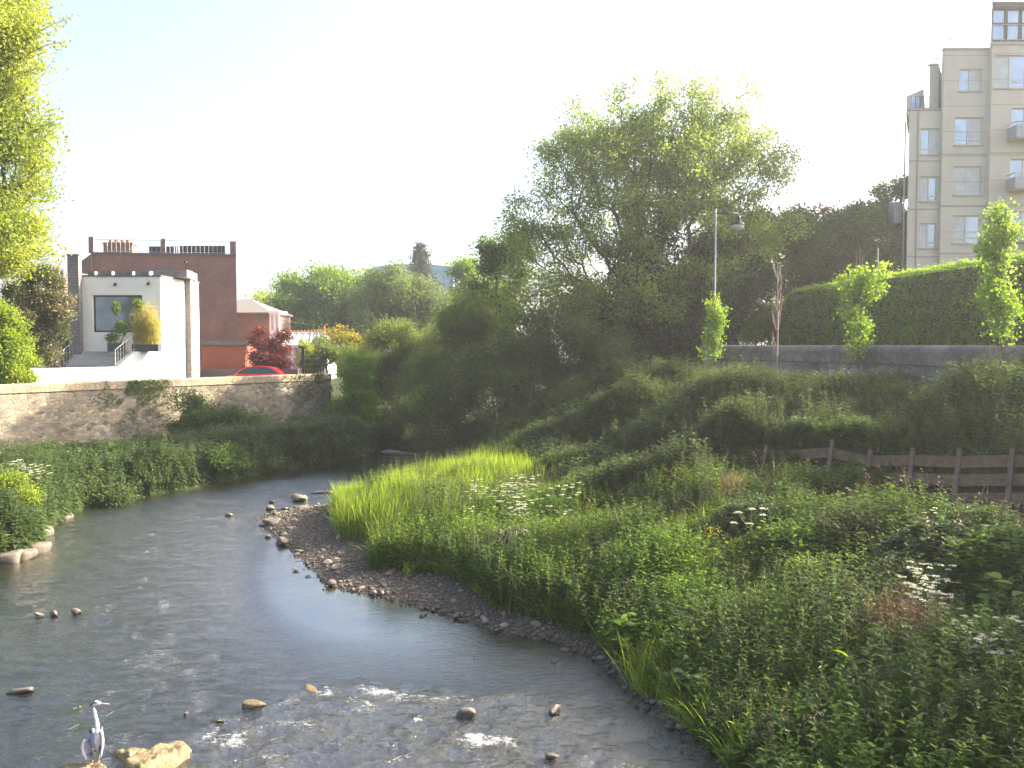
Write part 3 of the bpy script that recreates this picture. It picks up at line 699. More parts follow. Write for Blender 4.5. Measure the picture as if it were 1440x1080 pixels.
# balconies on the right-hand bay
for pt, pb in ((178,201),(249,271),(320,343)):
    xa, xb = ax(1405), ax(1455)
    mb = MB(); mb.box(xa, xb, YC - .95, YC - .004, az(pb), az(pb) + .22); bal = build('balcony', mb, m_apt2, apt)
    mb = MB(); z0, z1 = az(pb) + .2, az(pt)
    mb.box(xa - .01, xb + .01, YC - .99, YC - .955, z0 - .12, z1 - .22); mb.tube([(xa, YC - .97, z1), (xb, YC - .97, z1)], .03, 6)
    mb.tube([(xa, YC - .97, z1 - .12), (xb, YC - .97, z1 - .12)], .015, 6); mb.tube([(xa, YC - .97, z1), (xa, YC, z1)], .03, 6); mb.box(xa - .02, xa + .012, YC - .95, YC - .01, z0 - .1, z1 - .22)
    for k in range(9): p = xa + (xb - xa) * k / 8; mb.tube([(p, YC - .97, z0), (p, YC - .97, z1)], .018, 5)
    build('balustrade', mb, m_grey, bal)
# penthouse
xp = ax(1380); zt = az(10)
mb = MB(); mb.prism([(xp - .15, YC - .25), (x3, YC - .25), (x3, YC + 7), (xp * 1.14 - .1, YC + 7)], zt - .18, zt + .1); build('roof', mb, m_dkmetal, apt)
mb = MB()
for a_, b_ in ((1381, 1400), (1401, 1420), (1421, 1440), (1441, 1460)):
    window(apt, ax(a_), ax(b_), zC + .25, zt - .2, YC + .0, 1, .55, fm=m_dkmetal, gm=m_glass, sill=False, fw=.09, d=.1)
mb.prism([(xp, YC + .05), (xp + .06, YC + .05), (xp * 1.14, YC + 6.8), (xp * 1.14 - .06, YC + 6.8)], zC + .2, zt - .19); mb.prism([(xp + .3, YC + .35), (x3, YC + .35), (x3, YC + 6.8), (xp * 1.14 + .2, YC + 6.8)], zC + .2, zt - .19)
build('penthouse_wall', mb, MAT('penthouse_panel', (.16,.19,.22), (.13,.15,.17), 2, .4, .2, bstr=0), apt)
rail(apt, [(ax(1381), YC + .02, zC + .2), (x3, YC + .02, zC + .2)], 1.0, .5, m_grey)
rail(apt, [(ax(1328) * 1.13, YA + 6, zB), (ax(1328), YA + .12, zB), (ax(1380), YA + .12, zB)], .85, 1.0, m_grey)
rail(apt, [(ax(1314) * 1.13, YA + 6, zs1 + .1), (ax(1314), YA + .75, zs1 + .1), (x1 - .05, YA + .75, zs1 + .1)], .8, .8, m_grey)
# attic dormer on the lower left wing
xa, xb = ax(1281), ax(1305.5)
mb = MB(); mb.prism([(xa, YA + 1.3), (xb, YA + 1.3), (xb * 1.09, YA + 6), (xa * 1.09, YA + 6)], zA + .02, [az(127), az(116), az(116), az(127)]); dm = build('attic_dormer', mb, m_frame, apt)
mb = MB(); mb.box(xa + .3, xb - .15, YA + 1.26, YA + 1.295, zA + .1, az(128)); build('pane', mb, m_glass, dm)
rail(apt, [(xa + .2, YA + .5, zA + .13), (xb, YA + .5, zA + .13)], .75, .12, m_dkmetal)
mb = MB(); mb.tube([(x0 - .07, YA + .6, 4.5), (x0 - .07, YA + .6, zA - .6)], .05, 8); mb.box(x0 - .5, x0 - .003, YA + 1, YA + 1.8, az(310), az(280)); build('downpipe', mb, m_galv, apt)
# ================================================================ MODERN WHITE HOUSE
YH = 52.0
hx = lambda p, Y=YH: PX(p, Y); hz = lambda p, Y=YH: PZ(p, Y)
house = thing('modern_house', 'flat roofed cream and white modern house with one large window above the river wall', 'house', (hx(167), YH, 3.4))
xl, xr = hx(105), hx(227); zr = hz(389); zt = hz(494)
YB = 57.3; xb_ = hx(280.5, YB)
win = (hx(131), hx(201), hz(467), hz(415))
mb = MB(); facade(mb, xl, xr, 3.2, zr, YH, [win], .25)
# right side wall with narrow window slot
sx = lambda f: (xr + (xb_ - xr) * f, YH + (YB - YH) * f)
fA, fB = .62, .80
def sw(f0, f1, z0, z1):
    a_, b_ = sx(f0), sx(f1); mb.quad((a_[0], a_[1], z0), (b_[0], b_[1], z0), (b_[0], b_[1], z1), (a_[0], a_[1], z1))
zw0, zw1 = hz(466, 55.5), hz(418, 55.5)
sw(0, fA, 3.2, zr); sw(fB, 1, 3.2, zr); sw(fA, fB, 3.2, zw0); sw(fA, fB, zw1, zr)
mb.quad((xl, YB, 3.2), (xl, YH, 3.2), (xl, YH, zr), (xl, YB, zr)); mb.quad((xb_, YB, 3.2), (xl, YB, 3.2), (xl, YB, zr), (xb_, YB, zr))
build('wall', mb, m_render, house)
mb = MB(); mb.prism([(xl - .05, YH - .06), (xr + .06, YH - .06), (xb_ + .06, YB), (xl - .05, YB)], zr + .003, zr + .09); build('roof', mb, m_slate, house)
w = window(house, *win, YH, 1, 0, fm=m_dkmetal, gm=m_glassd, fw=.09, sill=False, d=.18)
a_, b_ = sx(fA), sx(fB); mb = MB(); mb.quad((a_[0] - .2, a_[1], zw0), (b_[0] - .2, b_[1], zw0), (b_[0] - .2, b_[1], zw1), (a_[0] - .2, a_[1], zw1))
for q_ in (a_, b_): mb.quad((q_[0], q_[1], zw0), (q_[0] - .2, q_[1], zw0), (q_[0] - .2, q_[1], zw1), (q_[0], q_[1], zw1))
build('side_window', mb, m_glassd, house)
# clerestory beams and grey brick upper wall
mb = MB(); mb.box(hx(112), hx(203), YH + 1.2, YH + 1.5, zr + .1, hz(380.5, YH + 1)); build('clerestory', mb, m_slate, house)
for p in (125, 149.5, 179, 203):
    mb = MB(); mb.box(hx(p) - .035, hx(p) + .035, YH + .9, YH + 1.195, zr + .1, hz(382, YH + 1)); build('roof_beam', mb, m_white, house)
zu = hz(380, YH + 2.5)
mb = MB(); mb.prism([(hx(180), YH + 1.8), (hx(266, YH + 2), YH + 1.8), (hx(266, YH + 2) - .6, YB), (hx(180), YB)], zr + .1, zu); build('upper_wall', mb, m_greybrick, house)
# brick blade piers
mb = MB(); mb.box(hx(91, 51), hx(106.5, 51), 51.5, 51.9, 3.2, hz(358, 51)); mb.box(hx(91, 51) - .04, hx(106.5, 51) + .04, 51.46, 51.94, hz(358, 51) + .003, hz(356.5, 51) + .02)
build('brick_pier', mb, m_greybrick, house)
q_ = sx(.66); mb = MB(); mb.box(q_[0] + .02, q_[0] + .32, q_[1] - .25, q_[1] + .25, 3.2, hz(381, q_[1])); build('brick_pier', mb, m_greybrick, house)
for p, pz in ((164.5, 400), (211, 399)):
    mb = MB(); c = (hx(p), YH - .12, hz(pz)); mb.lathe([(0, -.09), (.07, -.07), (.09, 0), (.06, .07), (0, .09)], 10, c); mb.box(c[0] - .04, c[0] + .04, YH - .1, YH - .003, c[2] - .03, c[2] + .1)
    build('wall_lamp', mb, m_dkmetal, house, True)
# terrace: landing, steps, balustrade
TL0 = np.array([-25.4, 45.3]); TL1 = np.array([xr + .02, YH - .05])
dt = (TL1 - TL0) / np.linalg.norm(TL1 - TL0); nt_ = np.array([dt[1], -dt[0]])
zlow = 4.97
def tl(s): return TL0 + dt * s
def tpx(p):     # distance along the terrace line where it crosses picture column p
    k = (p - 720) / FOC; return (k * TL0[1] - TL0[0]) / (dt[0] - k * dt[1])
LT = np.linalg.norm(TL1 - TL0)
s1, s2 = tpx(166), tpx(190)
mb = MB()
def prs(sa, sb, za, zb, th=.3):
    a_, b_ = tl(sa), tl(sb); c, d = b_ - nt_ * th, a_ - nt_ * th
    mb.prism([a_, b_, c, d], 3.2, [za, zb, zb, za])
prs(-7, s1, zlow, zlow); prs(s1 + .001, s2, zlow, zt); prs(s2 + .001, LT, zt, zt)
build('terrace_wall', mb, m_white, house)
stp = MB(); xs0 = hx(111)
for k in range(5):
    y1 = YH - .003 - .32 * k; stp.box(xs0, hx(166, YH - 1), y1 - .32 + .003, y1, 3.3, zt - .17 * k - .01)
build('steps', stp, MAT('concrete_steps', (.42,.40,.37), (.33,.31,.29), 4, .85, bstr=.1), house)
mb = MB(); lp = [tl(s2) - nt_ * .31, tl(LT) - nt_ * .31, (xr - .02, YH - .01), (hx(166), YH - .01), (hx(166), YH - 1.2)]
mb.prism([tuple(lp[0]), tuple(lp[1] - np.array([.02, .02])), lp[3]], 3.3, zt - .012); build('landing', mb, MAT('terrace_paving', (.4,.38,.35), bstr=.1), house)
up = np.array([0, 0, .95])
def P3(s, z): q = tl(s) - nt_ * .1; return (q[0], q[1], z)
rail(house, [P3(s1 - .1, zlow), P3(s2, zt)], .95, .2, m_steel, .022, 'balustrade')
rail(house, [P3(s2, zt), P3(LT - .1, zt)], .95, .18, m_steel, .022, 'balustrade')
rail(house, [(xs0 - .05, YH - 1.7, zlow), (xs0 - .05, YH - .4, zt - .3)], .95, .3, m_steel, .02, 'handrail')
# plants and pots on the terrace are made with the other plants
# dark lean-to between the house and the shrub
nb = thing('dark_outbuilding', 'dark brick outbuilding glimpsed between the laurel and the grey brick pier', 'outbuilding', (PX(80, 54), 54, 3.4))
mb = MB(); mb.box(PX(62, 54), PX(92, 54), 54, 57, 3.2, PZ(391, 54)); build('wall', mb, m_redbrick2, nb)
mb = MB(); mb.extr([(PX(60, 54), PZ(391, 54) + .003), (PX(92, 54), PZ(391, 54) + .003), (PX(92, 54), PZ(380, 54)), (PX(82, 54), PZ(385, 54))], 53.9, 57.1); build('roof', mb, m_slate, nb)
mb = MB(); mb.lathe([(.13, 0), (.16, .1), (.12, .2), (.12, .65), (.15, .7), (.0, .71)], 10, (PX(78, 55), 55.5, PZ(388, 55))); build('chimney_pot', mb, m_terra, nb)
# ================================================================ RED BRICK BUILDING
YR = 65.0
rx = lambda p, Y=YR: PX(p, Y); rz = lambda p, Y=YR: PZ(p, Y)
rb = thing('red_brick_building', 'tall red brick building with a railed roof terrace behind the white house', 'building', (rx(230), YR, 3.4))
zR = rz(358.5); FL = np.array([rx(112), YR - 1.2]); FR = np.array([rx(330), YR + .6])
k = 1.16; BR = FR * k + [-1.2, 0]; BL = FL * k
ft = lambda p: FL + (FR - FL) * ((p - 112) / (330 - 112))
A_ = ft(140)
mb = MB(); mb.prism([tuple(A_), tuple(FR), tuple(BR), tuple(A_ * k)], 3.2, zR); mb.prism([tuple(FL), tuple(A_ - (FR - FL) * .0005), tuple(A_ * k - (FR - FL) * .0005), tuple(BL)], 3.2, [rz(381), zR - .01, zR - .01, rz(381)])
build('wall', mb, m_redbrick, rb)
mb = MB(); mb.prism([tuple(FL - [.1, .1]), tuple(A_ - [0, .1]), tuple(A_ * k), tuple(BL)], rz(383), [rz(381) + .06, zR + .06, zR + .06, rz(381) + .06])
mb = MB(); mb.prism([tuple(A_ + [0, -.08]), tuple(FR + [.05, -.08]), tuple(FR * 1.012), tuple(A_ * 1.012)], zR + .003, zR + .1); build('parapet_coping', mb, m_slate, rb)
for p0, p1, t in ((136.5, 142.5, 335), (230.5, 236, 336), (322.5, 330, 338)):
    a_, b_ = ft(p0), ft(p1); mb = MB(); mb.prism([tuple(a_ + [0, .02]), tuple(b_ + [0, .02]), tuple(b_ * 1.012), tuple(a_ * 1.012)], zR + .103, rz(t)); build('parapet_pier', mb, m_redbrick, rb)
for p0, p1 in ((143, 230), (236.5, 322)):
    a_, b_ = ft(p0) * 1.004, ft(p1) * 1.004; rail(rb, [(a_[0], a_[1], zR + .1), (b_[0], b_[1], zR + .1)], rz(338) - zR - .1, .3, m_steel, .022)
Yc = YR + 4; mb = MB(); cx = lambda p: PX(p, Yc); cz = lambda p: PZ(p, Yc)
mb.box(cx(148), cx(188), Yc, Yc + .9, zR + .02, cz(344)); mb.box(cx(146.5), cx(189.5), Yc - .07, Yc + .97, cz(344) + .003, cz(341)); st = build('chimney', mb, m_redbrick2, rb)
for p in (155, 163, 171, 179): mb = MB(); mb.lathe([(.15, 0), (.17, .04), (.14, .1), (.14, .16), (.18, .2), (.12, .24), (0, .24)], 10, (cx(p), Yc + .45, cz(341) + .003)); build('chimney_pot', mb, m_terra, st, True)
Yl = YR + 3.5; mb = MB()
for a_, b_ in ((212, 245), (256, 318)):
    xa, xb = PX(a_, Yl), PX(b_, Yl); mb.box(xa, xb, Yl, Yl + .08, zR + .05, PZ(345.5 if a_ > 250 else 346.5, Yl))
mb2 = MB()
for xx in np.arange(PX(245, Yl), PX(256, Yl), .18): mb2.box(xx, xx + .09, Yl, Yl + .06, zR + .05, PZ(346, Yl))
build('roof_screen', mb, m_dkmetal, rb); build('slatted_screen', mb2, m_slate, rb)
mb = MB(); c = at(260, 373, YR - .5); mb.lathe([(.05, 0), (.05, .18), (.12, .2), (.1, .3), (0, .34)], 8, (c[0], YR - .35, c[2])); mb.box(c[0] - .03, c[0] + .03, YR - .35, YR + .1, c[2], c[2] + .06); build('wall_lamp', mb, m_dkmetal, rb)
# ================================================================ BROWN BRICK HOUSE with bay, conservatory, shed, car, gate
Yk = 76.0; kx = lambda p: PX(p, Yk); kz = lambda p: PZ(p, Yk)
bh = thing('brick_house', 'brown brick house with a sloping grey tiled roof and a small white bay window', 'house', (kx(350), Yk, 3.4))
mb = MB(); mb.box(kx(300), kx(380), Yk, Yk + 7, 3, kz(440)); build('wall', mb, m_redbrick2, bh)
mb = MB()
e = kz(439.5); rt = kz(418)
mb.add([(kx(296), Yk - .3, e), (kx(383), Yk - .3, e), (kx(383), Yk + 7.3, e), (kx(296), Yk + 7.3, e), (kx(325), Yk + 3, rt), (kx(340), Yk + 3, rt)], [(0, 1, 5, 4), (2, 3, 4, 5)], [(1, 2, 5), (3, 0, 4)])
mb.box(kx(296), kx(383), Yk - .32, Yk + 7.3, e - .12, e - .003)
build('roof', mb, m_tile, bh)
mb = MB(); mb.box(kx(381), kx(395), Yk - .4, Yk + 2, kz(490), kz(466)); bay = build('bay_window', mb, m_white, bh); mb = MB(); mb.box(kx(380), kx(396), Yk - .6, Yk + 2.1, kz(441), kz(437.5)); build('bay_roof', mb, m_white, bh)
window(bay, kx(381), kx(395), kz(466), kz(441), Yk - .5, 2, 0, fm=m_white, gm=m_glass, fw=.14, sill=False)
Yg = 72.0; qx = lambda p: PX(p, Yg); qz = lambda p: PZ(p, Yg)
cs = thing('conservatory', 'glass roofed conservatory with white glazing bars and ridge finials', 'conservatory', (qx(425), Yg, 3.4))
e = qz(485); rt = qz(468)
xa, xb, ra, rc = qx(384), qx(461), qx(396), qx(449)
mb = MB(); y0, y1, ym = Yg, Yg + 4, Yg + 2
mb.add([(xa, y0, e), (xb, y0, e), (xb, y1, e), (xa, y1, e), (ra, ym, rt), (rc, ym, rt)], [(0, 1, 5, 4), (2, 3, 4, 5)], [(1, 2, 5), (3, 0, 4)]); build('glass_roof', mb, m_glassr, cs)
mb = MB()
for k_ in range(7):
    f = k_ / 6; mb.tube([(xa + (xb - xa) * f, y0 - .02, e + .03), (ra + (rc - ra) * f, ym, rt + .03)], .05, 4)
mb.tube([(ra, ym, rt + .05), (rc, ym, rt + .05)], .07, 6); mb.tube([(xb, y1, e), (rc, ym, rt)], .05, 4); mb.tube([(xa, y0, e), (xb, y0, e)], .08, 4); mb.tube([(xb, y0, e), (xb, y1, e)], .08, 4)
build('glazing_bar', mb, m_white, cs)
mb = MB()
for k_ in range(12): mb.lathe([(.05, 0), (.1, .07), (.03, .14), (0, .17)], 6, (ra + (rc - ra) * k_ / 11, ym, rt + .1))
mb.lathe([(.07, 0), (.04, .2), (.08, .3), (0, .62)], 6, (rc, ym, rt + .1)); build('ridge_finial', mb, m_terra, cs)
mb = MB(); mb.box(xa + .1, xb - .1, y0 + .12, y1 - .1, 3.2, e - .1); build('wall', mb, m_white, cs)
for k_ in range(6): window(cs, xa + .2 + k_ * (xb - xa - .4) / 6, xa + .15 + (k_ + 1) * (xb - xa - .4) / 6, 4.0, e - .15, y0 - .08, 1, .6, fm=m_white, sill=False)
Ys = 59.5; sx_ = lambda p: PX(p, Ys); sz = lambda p: PZ(p, Ys)
sh = thing('timber_shed', 'orange red boarded timber shed with a flat dark roof beside the purple tree', 'shed', (sx_(315), Ys, 3.4))
mb = MB(); xa, xb = sx_(284), sx_(344)
mb.box(xa, xb, Ys + .03, Ys + 3, 3.2, sz(485.5))
for x in np.arange(xa, xb - .1, .14): mb.box(x + .01, x + .13, Ys, Ys + .027, 3.3, sz(486))
build('boarded_wall', mb, m_wood, sh)
mb = MB(); mb.box(xa - .2, xb + .15, Ys - .3, Ys + 3.2, sz(485) + .003, sz(479)); build('roof', mb, m_slate, sh)
mb = MB(); mb.box(sx_(284), sx_(425), 58.2, 58.5, 3.2, PZ(519, 58.2)); gw = build('garden_wall', mb, MAT('dark_block_wall', (.13,.12,.12), (.08,.075,.075), 5, .9, bstr=.5), origin=(sx_(350), 58.2, 3.4)); tag(gw, 'low dark block garden wall running behind the red car', 'wall')
# gate
Yt = 58.0; tx = lambda p: PX(p, Yt); tz = lambda p: PZ(p, Yt)
gt = thing('garden_gate', 'black metal garden gate hung on a tall capped black post', 'gate', (tx(426), Yt, 3.4))
mb = MB(); mb.box(tx(424.5), tx(428), Yt - .08, Yt + .08, 3.2, tz(490)); mb.box(tx(420), tx(428.8), Yt - .12, Yt + .12, tz(490) + .003, tz(487)); build('post', mb, m_dkmetal, gt)
mb = MB(); mb.box(tx(449.5), tx(451.5), Yt - .05, Yt + .05, 3.2, tz(499)); build('post', mb, m_dkmetal, gt)
mb = MB()
for z in (501, 508, 516): mb.tube([(tx(428), Yt, tz(z)), (tx(449.5), Yt, tz(z))], .03, 6)
for p in np.linspace(430, 448, 8): mb.tube([(tx(p), Yt, 3.5), (tx(p), Yt, tz(501))], .014, 5)
build('gate_leaf', mb, m_dkmetal, gt)
# distant blue building
Yb = 150.0; bx_ = lambda p: PX(p, Yb); bz_ = lambda p: PZ(p, Yb)
bb = thing('blue_building', 'pale blue clad hall with a curved roof rising behind the round willow', 'building', (bx_(578), Yb, 5))
top = [(bx_(p), bz_(q)) for p, q in ((520,378),(530,375),(545,373),(565,371.5),(590,371.5),(612,372.5),(632,374),(638,376))]
mb = MB(); mb.extr([(bx_(520), 4), (bx_(638), 4)] + top[::-1], Yb, Yb + 30); build('wall', mb, m_blue, bb)
mb = MB()
for p in range(524, 638, 9): mb.box(bx_(p), bx_(p) + .12, Yb - .06, Yb - .003, 6, bz_(379))
for z in (16.5, 12.5): mb.box(bx_(520), bx_(638), Yb - .05, Yb - .003, z, z + .1)
build('cladding_joint', mb, MAT('blue_trim', (.22,.34,.4), bstr=0), bb)
window(bb, bx_(609), bx_(614), bz_(392), bz_(384), Yb - .3, 1, fm=m_dkmetal, gm=m_glassd, sill=False)
m_carglass = GLASS('car_glass', (.03,.035,.04), .08, 0)
# ================================================================ RED CAR
Yv = 57.0; ca = thing('parked_car', 'red car parked behind the river wall with only its roof showing', 'car', (PX(366, Yv + .8), Yv + .8, 3.42))
CX, CY, CZ = PX(366, Yv + .8), Yv + .8, 3.42
cw = .85
prof_b = [(-2.1,.35),(-2.12,.62),(-1.95,.80),(-1.2,.90),(1.25,.93),(1.9,.88),(2.08,.7),(2.1,.35)]
def carshell(prof, w0, w1, taper, mat, name, zt):
    mb = MB(); n = len(prof); V = []
    for s in (-1, -.97, .97, 1):
        for x, z in prof:
            f = (z - .35) / (zt - .35); w = (w0 + (w1 - w0) * max(0, f)) * s; c_ = .05 if abs(s) == 1 else 0
            V.append((CX + x * (1 - c_ * .4), CY + w, CZ + z - (c_ if z > .5 else 0)))
    q = [(r * n + i, (r + 1) * n + i, (r + 1) * n + i + 1, r * n + i + 1) for r in range(3) for i in range(n - 1)]
    mb.add(V, q); mb.p.append(list(range(n))); mb.p.append([3 * n + i for i in range(n)][::-1]); return build(name, mb, mat, ca, True)
body = carshell(prof_b, .84, .84, 0, m_carred, 'body', .93)
carshell([(-1.55,.86),(-1.05,1.24),(-.7,1.37),(-.1,1.44),(.5,1.42),(.95,1.30),(1.55,.92)], .84, .62, 0, m_carred, 'cabin', 1.44)
def carwin(pts, y, name='window'):
    mb = MB(); mb.extr([(CX + a_, CZ + b_) for a_, b_ in pts], y - .01, y + .01); build(name, mb, m_glassd, ca)
for s in (-1, 1):
    mb = MB()
    for pts in ([(-1.32,.95),(-.05,.95),(-.05,1.36),(-.65,1.31),(-.95,1.2)], [(.02,.95),(1.3,.95),(.88,1.24),(.5,1.35),(.02,1.37)]):
        v = [(CX + a_, CY + s * (.84 - .22 * (b_ - .35) / 1.09 + .012), CZ + b_) for a_, b_ in pts]; mb.poly(v if s < 0 else v[::-1])
    build('side_window', mb, m_carglass, ca)
for x in (-1.3, 1.32):
    for s in (-1, 1):
        mb = MB(); th = np.linspace(0, 2 * PI, 20, endpoint=False)
        prof = [(.31, -.1), (.33, -.06), (.33, .06), (.31, .1), (.2, .1), (.19, .06), (0, .06)]
        V = [(CX + x + r * math.cos(t), CY + s * (.76 + w), CZ + .33 + r * math.sin(t)) for r, w in prof for t in th]
        mb.add(V, [(i * 20 + j, i * 20 + (j + 1) % 20, (i + 1) * 20 + (j + 1) % 20, (i + 1) * 20 + j) for i in range(6) for j in range(20)]); build('wheel', mb, m_tyre, ca)
for s in (-.6, .6): mb = MB(); mb.box(CX + 2.03, CX + 2.1, CY + s - .16, CY + s + .16, CZ + .62, CZ + .76); build('headlight', mb, m_white, ca)
# ================================================================ STREET LAMP, service pole, cable
Yp = 46.0; lx = PX(1004.5, Yp); ztop = PZ(293, Yp)
lamp = thing('street_lamp', 'slim grey street lamp with a bracket arm and hanging bowl lantern beside the big tree', 'street lamp', (lx, Yp, 5.2))
mb = MB(); mb.tube([(lx, Yp, 4.8), (lx, Yp, 6.4), (lx, Yp, 6.6), (lx, Yp, ztop)], [.10, .10, .065, .045], 10); build('post', mb, m_galv, lamp, True)
la = PX(1036, Yp)
mb = MB(); za = PZ(300, Yp); mb.tube([(lx, Yp, za), (la, Yp, za)], .03, 8)
th = np.linspace(0, PI / 2, 8); mb.tube([(lx + .62 * math.sin(t), Yp, za + .30 - .0 - .32 * (1 - math.cos(t)) + .02) for t in th], .018, 6)
mb.tube([(lx + .1 + .13 * math.cos(t), Yp, za + .16 + .13 * math.sin(t)) for t in np.linspace(0, 2 * PI, 14)], .014, 6)
mb.tube([(lx + .5 + .1 * math.cos(t), Yp, za + .1 + .1 * math.sin(t)) for t in np.linspace(0, 2 * PI, 12)], .012, 6); build('bracket', mb, m_dkmetal, lamp, True)
mb = MB(); mb.lathe([(.03, .02), (.03, -.10), (.13, -.14), (.14, -.34), (.10, -.36), (.16, -.42), (.34, -.54), (.36, -.6), (.33, -.6)], 16, (la, Yp, za)); hd = build('lantern_hood', mb, m_dkmetal, lamp, True)
mb = MB(); mb.lathe([(.32, -.6), (.31, -.68), (.22, -.80), (.1, -.86), (0, -.87)], 16, (la, Yp, za)); build('bowl', mb, m_lampw, lamp, True)
Yq = 45.0; px_ = PX(1232, Yq); sp_ = thing('service_pole', 'short galvanised pole with a small white box above the hedge', 'pole', (px_, Yq, 5.2))
mb = MB(); mb.tube([(px_, Yq, 5), (px_, Yq, PZ(349, Yq))], .05, 8); build('post', mb, m_galv, sp_)
mb = MB(); mb.box(px_ + .06, px_ + .3, Yq - .1, Yq + .1, PZ(378, Yq), PZ(370, Yq)); mb.box(px_ + .1, px_ + .25, Yq - .15, Yq - .103, PZ(376, Yq), PZ(372, Yq)); build('box', mb, m_white, sp_)
mb = MB(); P0 = at(395, 450, 77); P1 = at(650, 446, 100)
mb.tube([P0 + (P1 - P0) * f - np.array([0, 0, 1.2 * math.sin(PI * f)]) for f in np.linspace(0, 1, 24)], .025, 5)
tag(build('overhead_cable', mb, m_dkmetal, origin=tuple(P0)), 'thin dark overhead cable running from the brick house across the trees', 'cable')
# ================================================================ TIMBER RETAINING FENCE on the right bank
rf = thing('retaining_fence', 'weathered timber retaining fence of leaning posts and planks half buried in the right bank', 'fence', tuple(at(1300, 690, 21.5)))
posts = [(1020,690,622,28.0,.6),(1066,692,626,27.0,.5),(1156,700,618,25.2,.6),(1214,704,632,24.2,.4),(1276,706,630,23.0,.3),(1338,712,632,21.8,.45),(1414,712,630,20.8,.4),(1492,712,630,19.9,.4),(1570,712,630,19.1,.4)]
pp = []
for px, pyb, pyt, Y, ln in posts:
    b_ = at(px, pyb + 14, Y - .12); t_ = at(px + ln * 26, pyt, Y + .42); pp.append((b_, t_))
    mb = MB(); mb.tube([b_ - np.array([0, 0, .3]), t_], [.085, .075], 4); build('post', mb, m_timber, rf)
for (b0, t0), (b1, t1) in zip(pp[:-1], pp[1:]):
    mb = MB()
    for f in (.24, .52, .80):
        a_ = b0 + (t0 - b0) * f; c_ = b1 + (t1 - b1) * f; a_ = a_ + [0, .09, 0]; c_ = c_ + [0, .09, 0]
        hh = .15; n_ = np.array([0, .04, 0]); lean = (t0 - b0) / np.linalg.norm(t0 - b0) * hh
        mb.add([a_ - lean, c_ - lean, c_ + lean, a_ + lean, a_ - lean + n_, c_ - lean + n_, c_ + lean + n_, a_ + lean + n_], [(0,1,2,3),(1,5,6,2),(5,4,7,6),(4,0,3,7),(3,2,6,7),(4,5,1,0)])
    build('plank', mb, m_plank, rf)
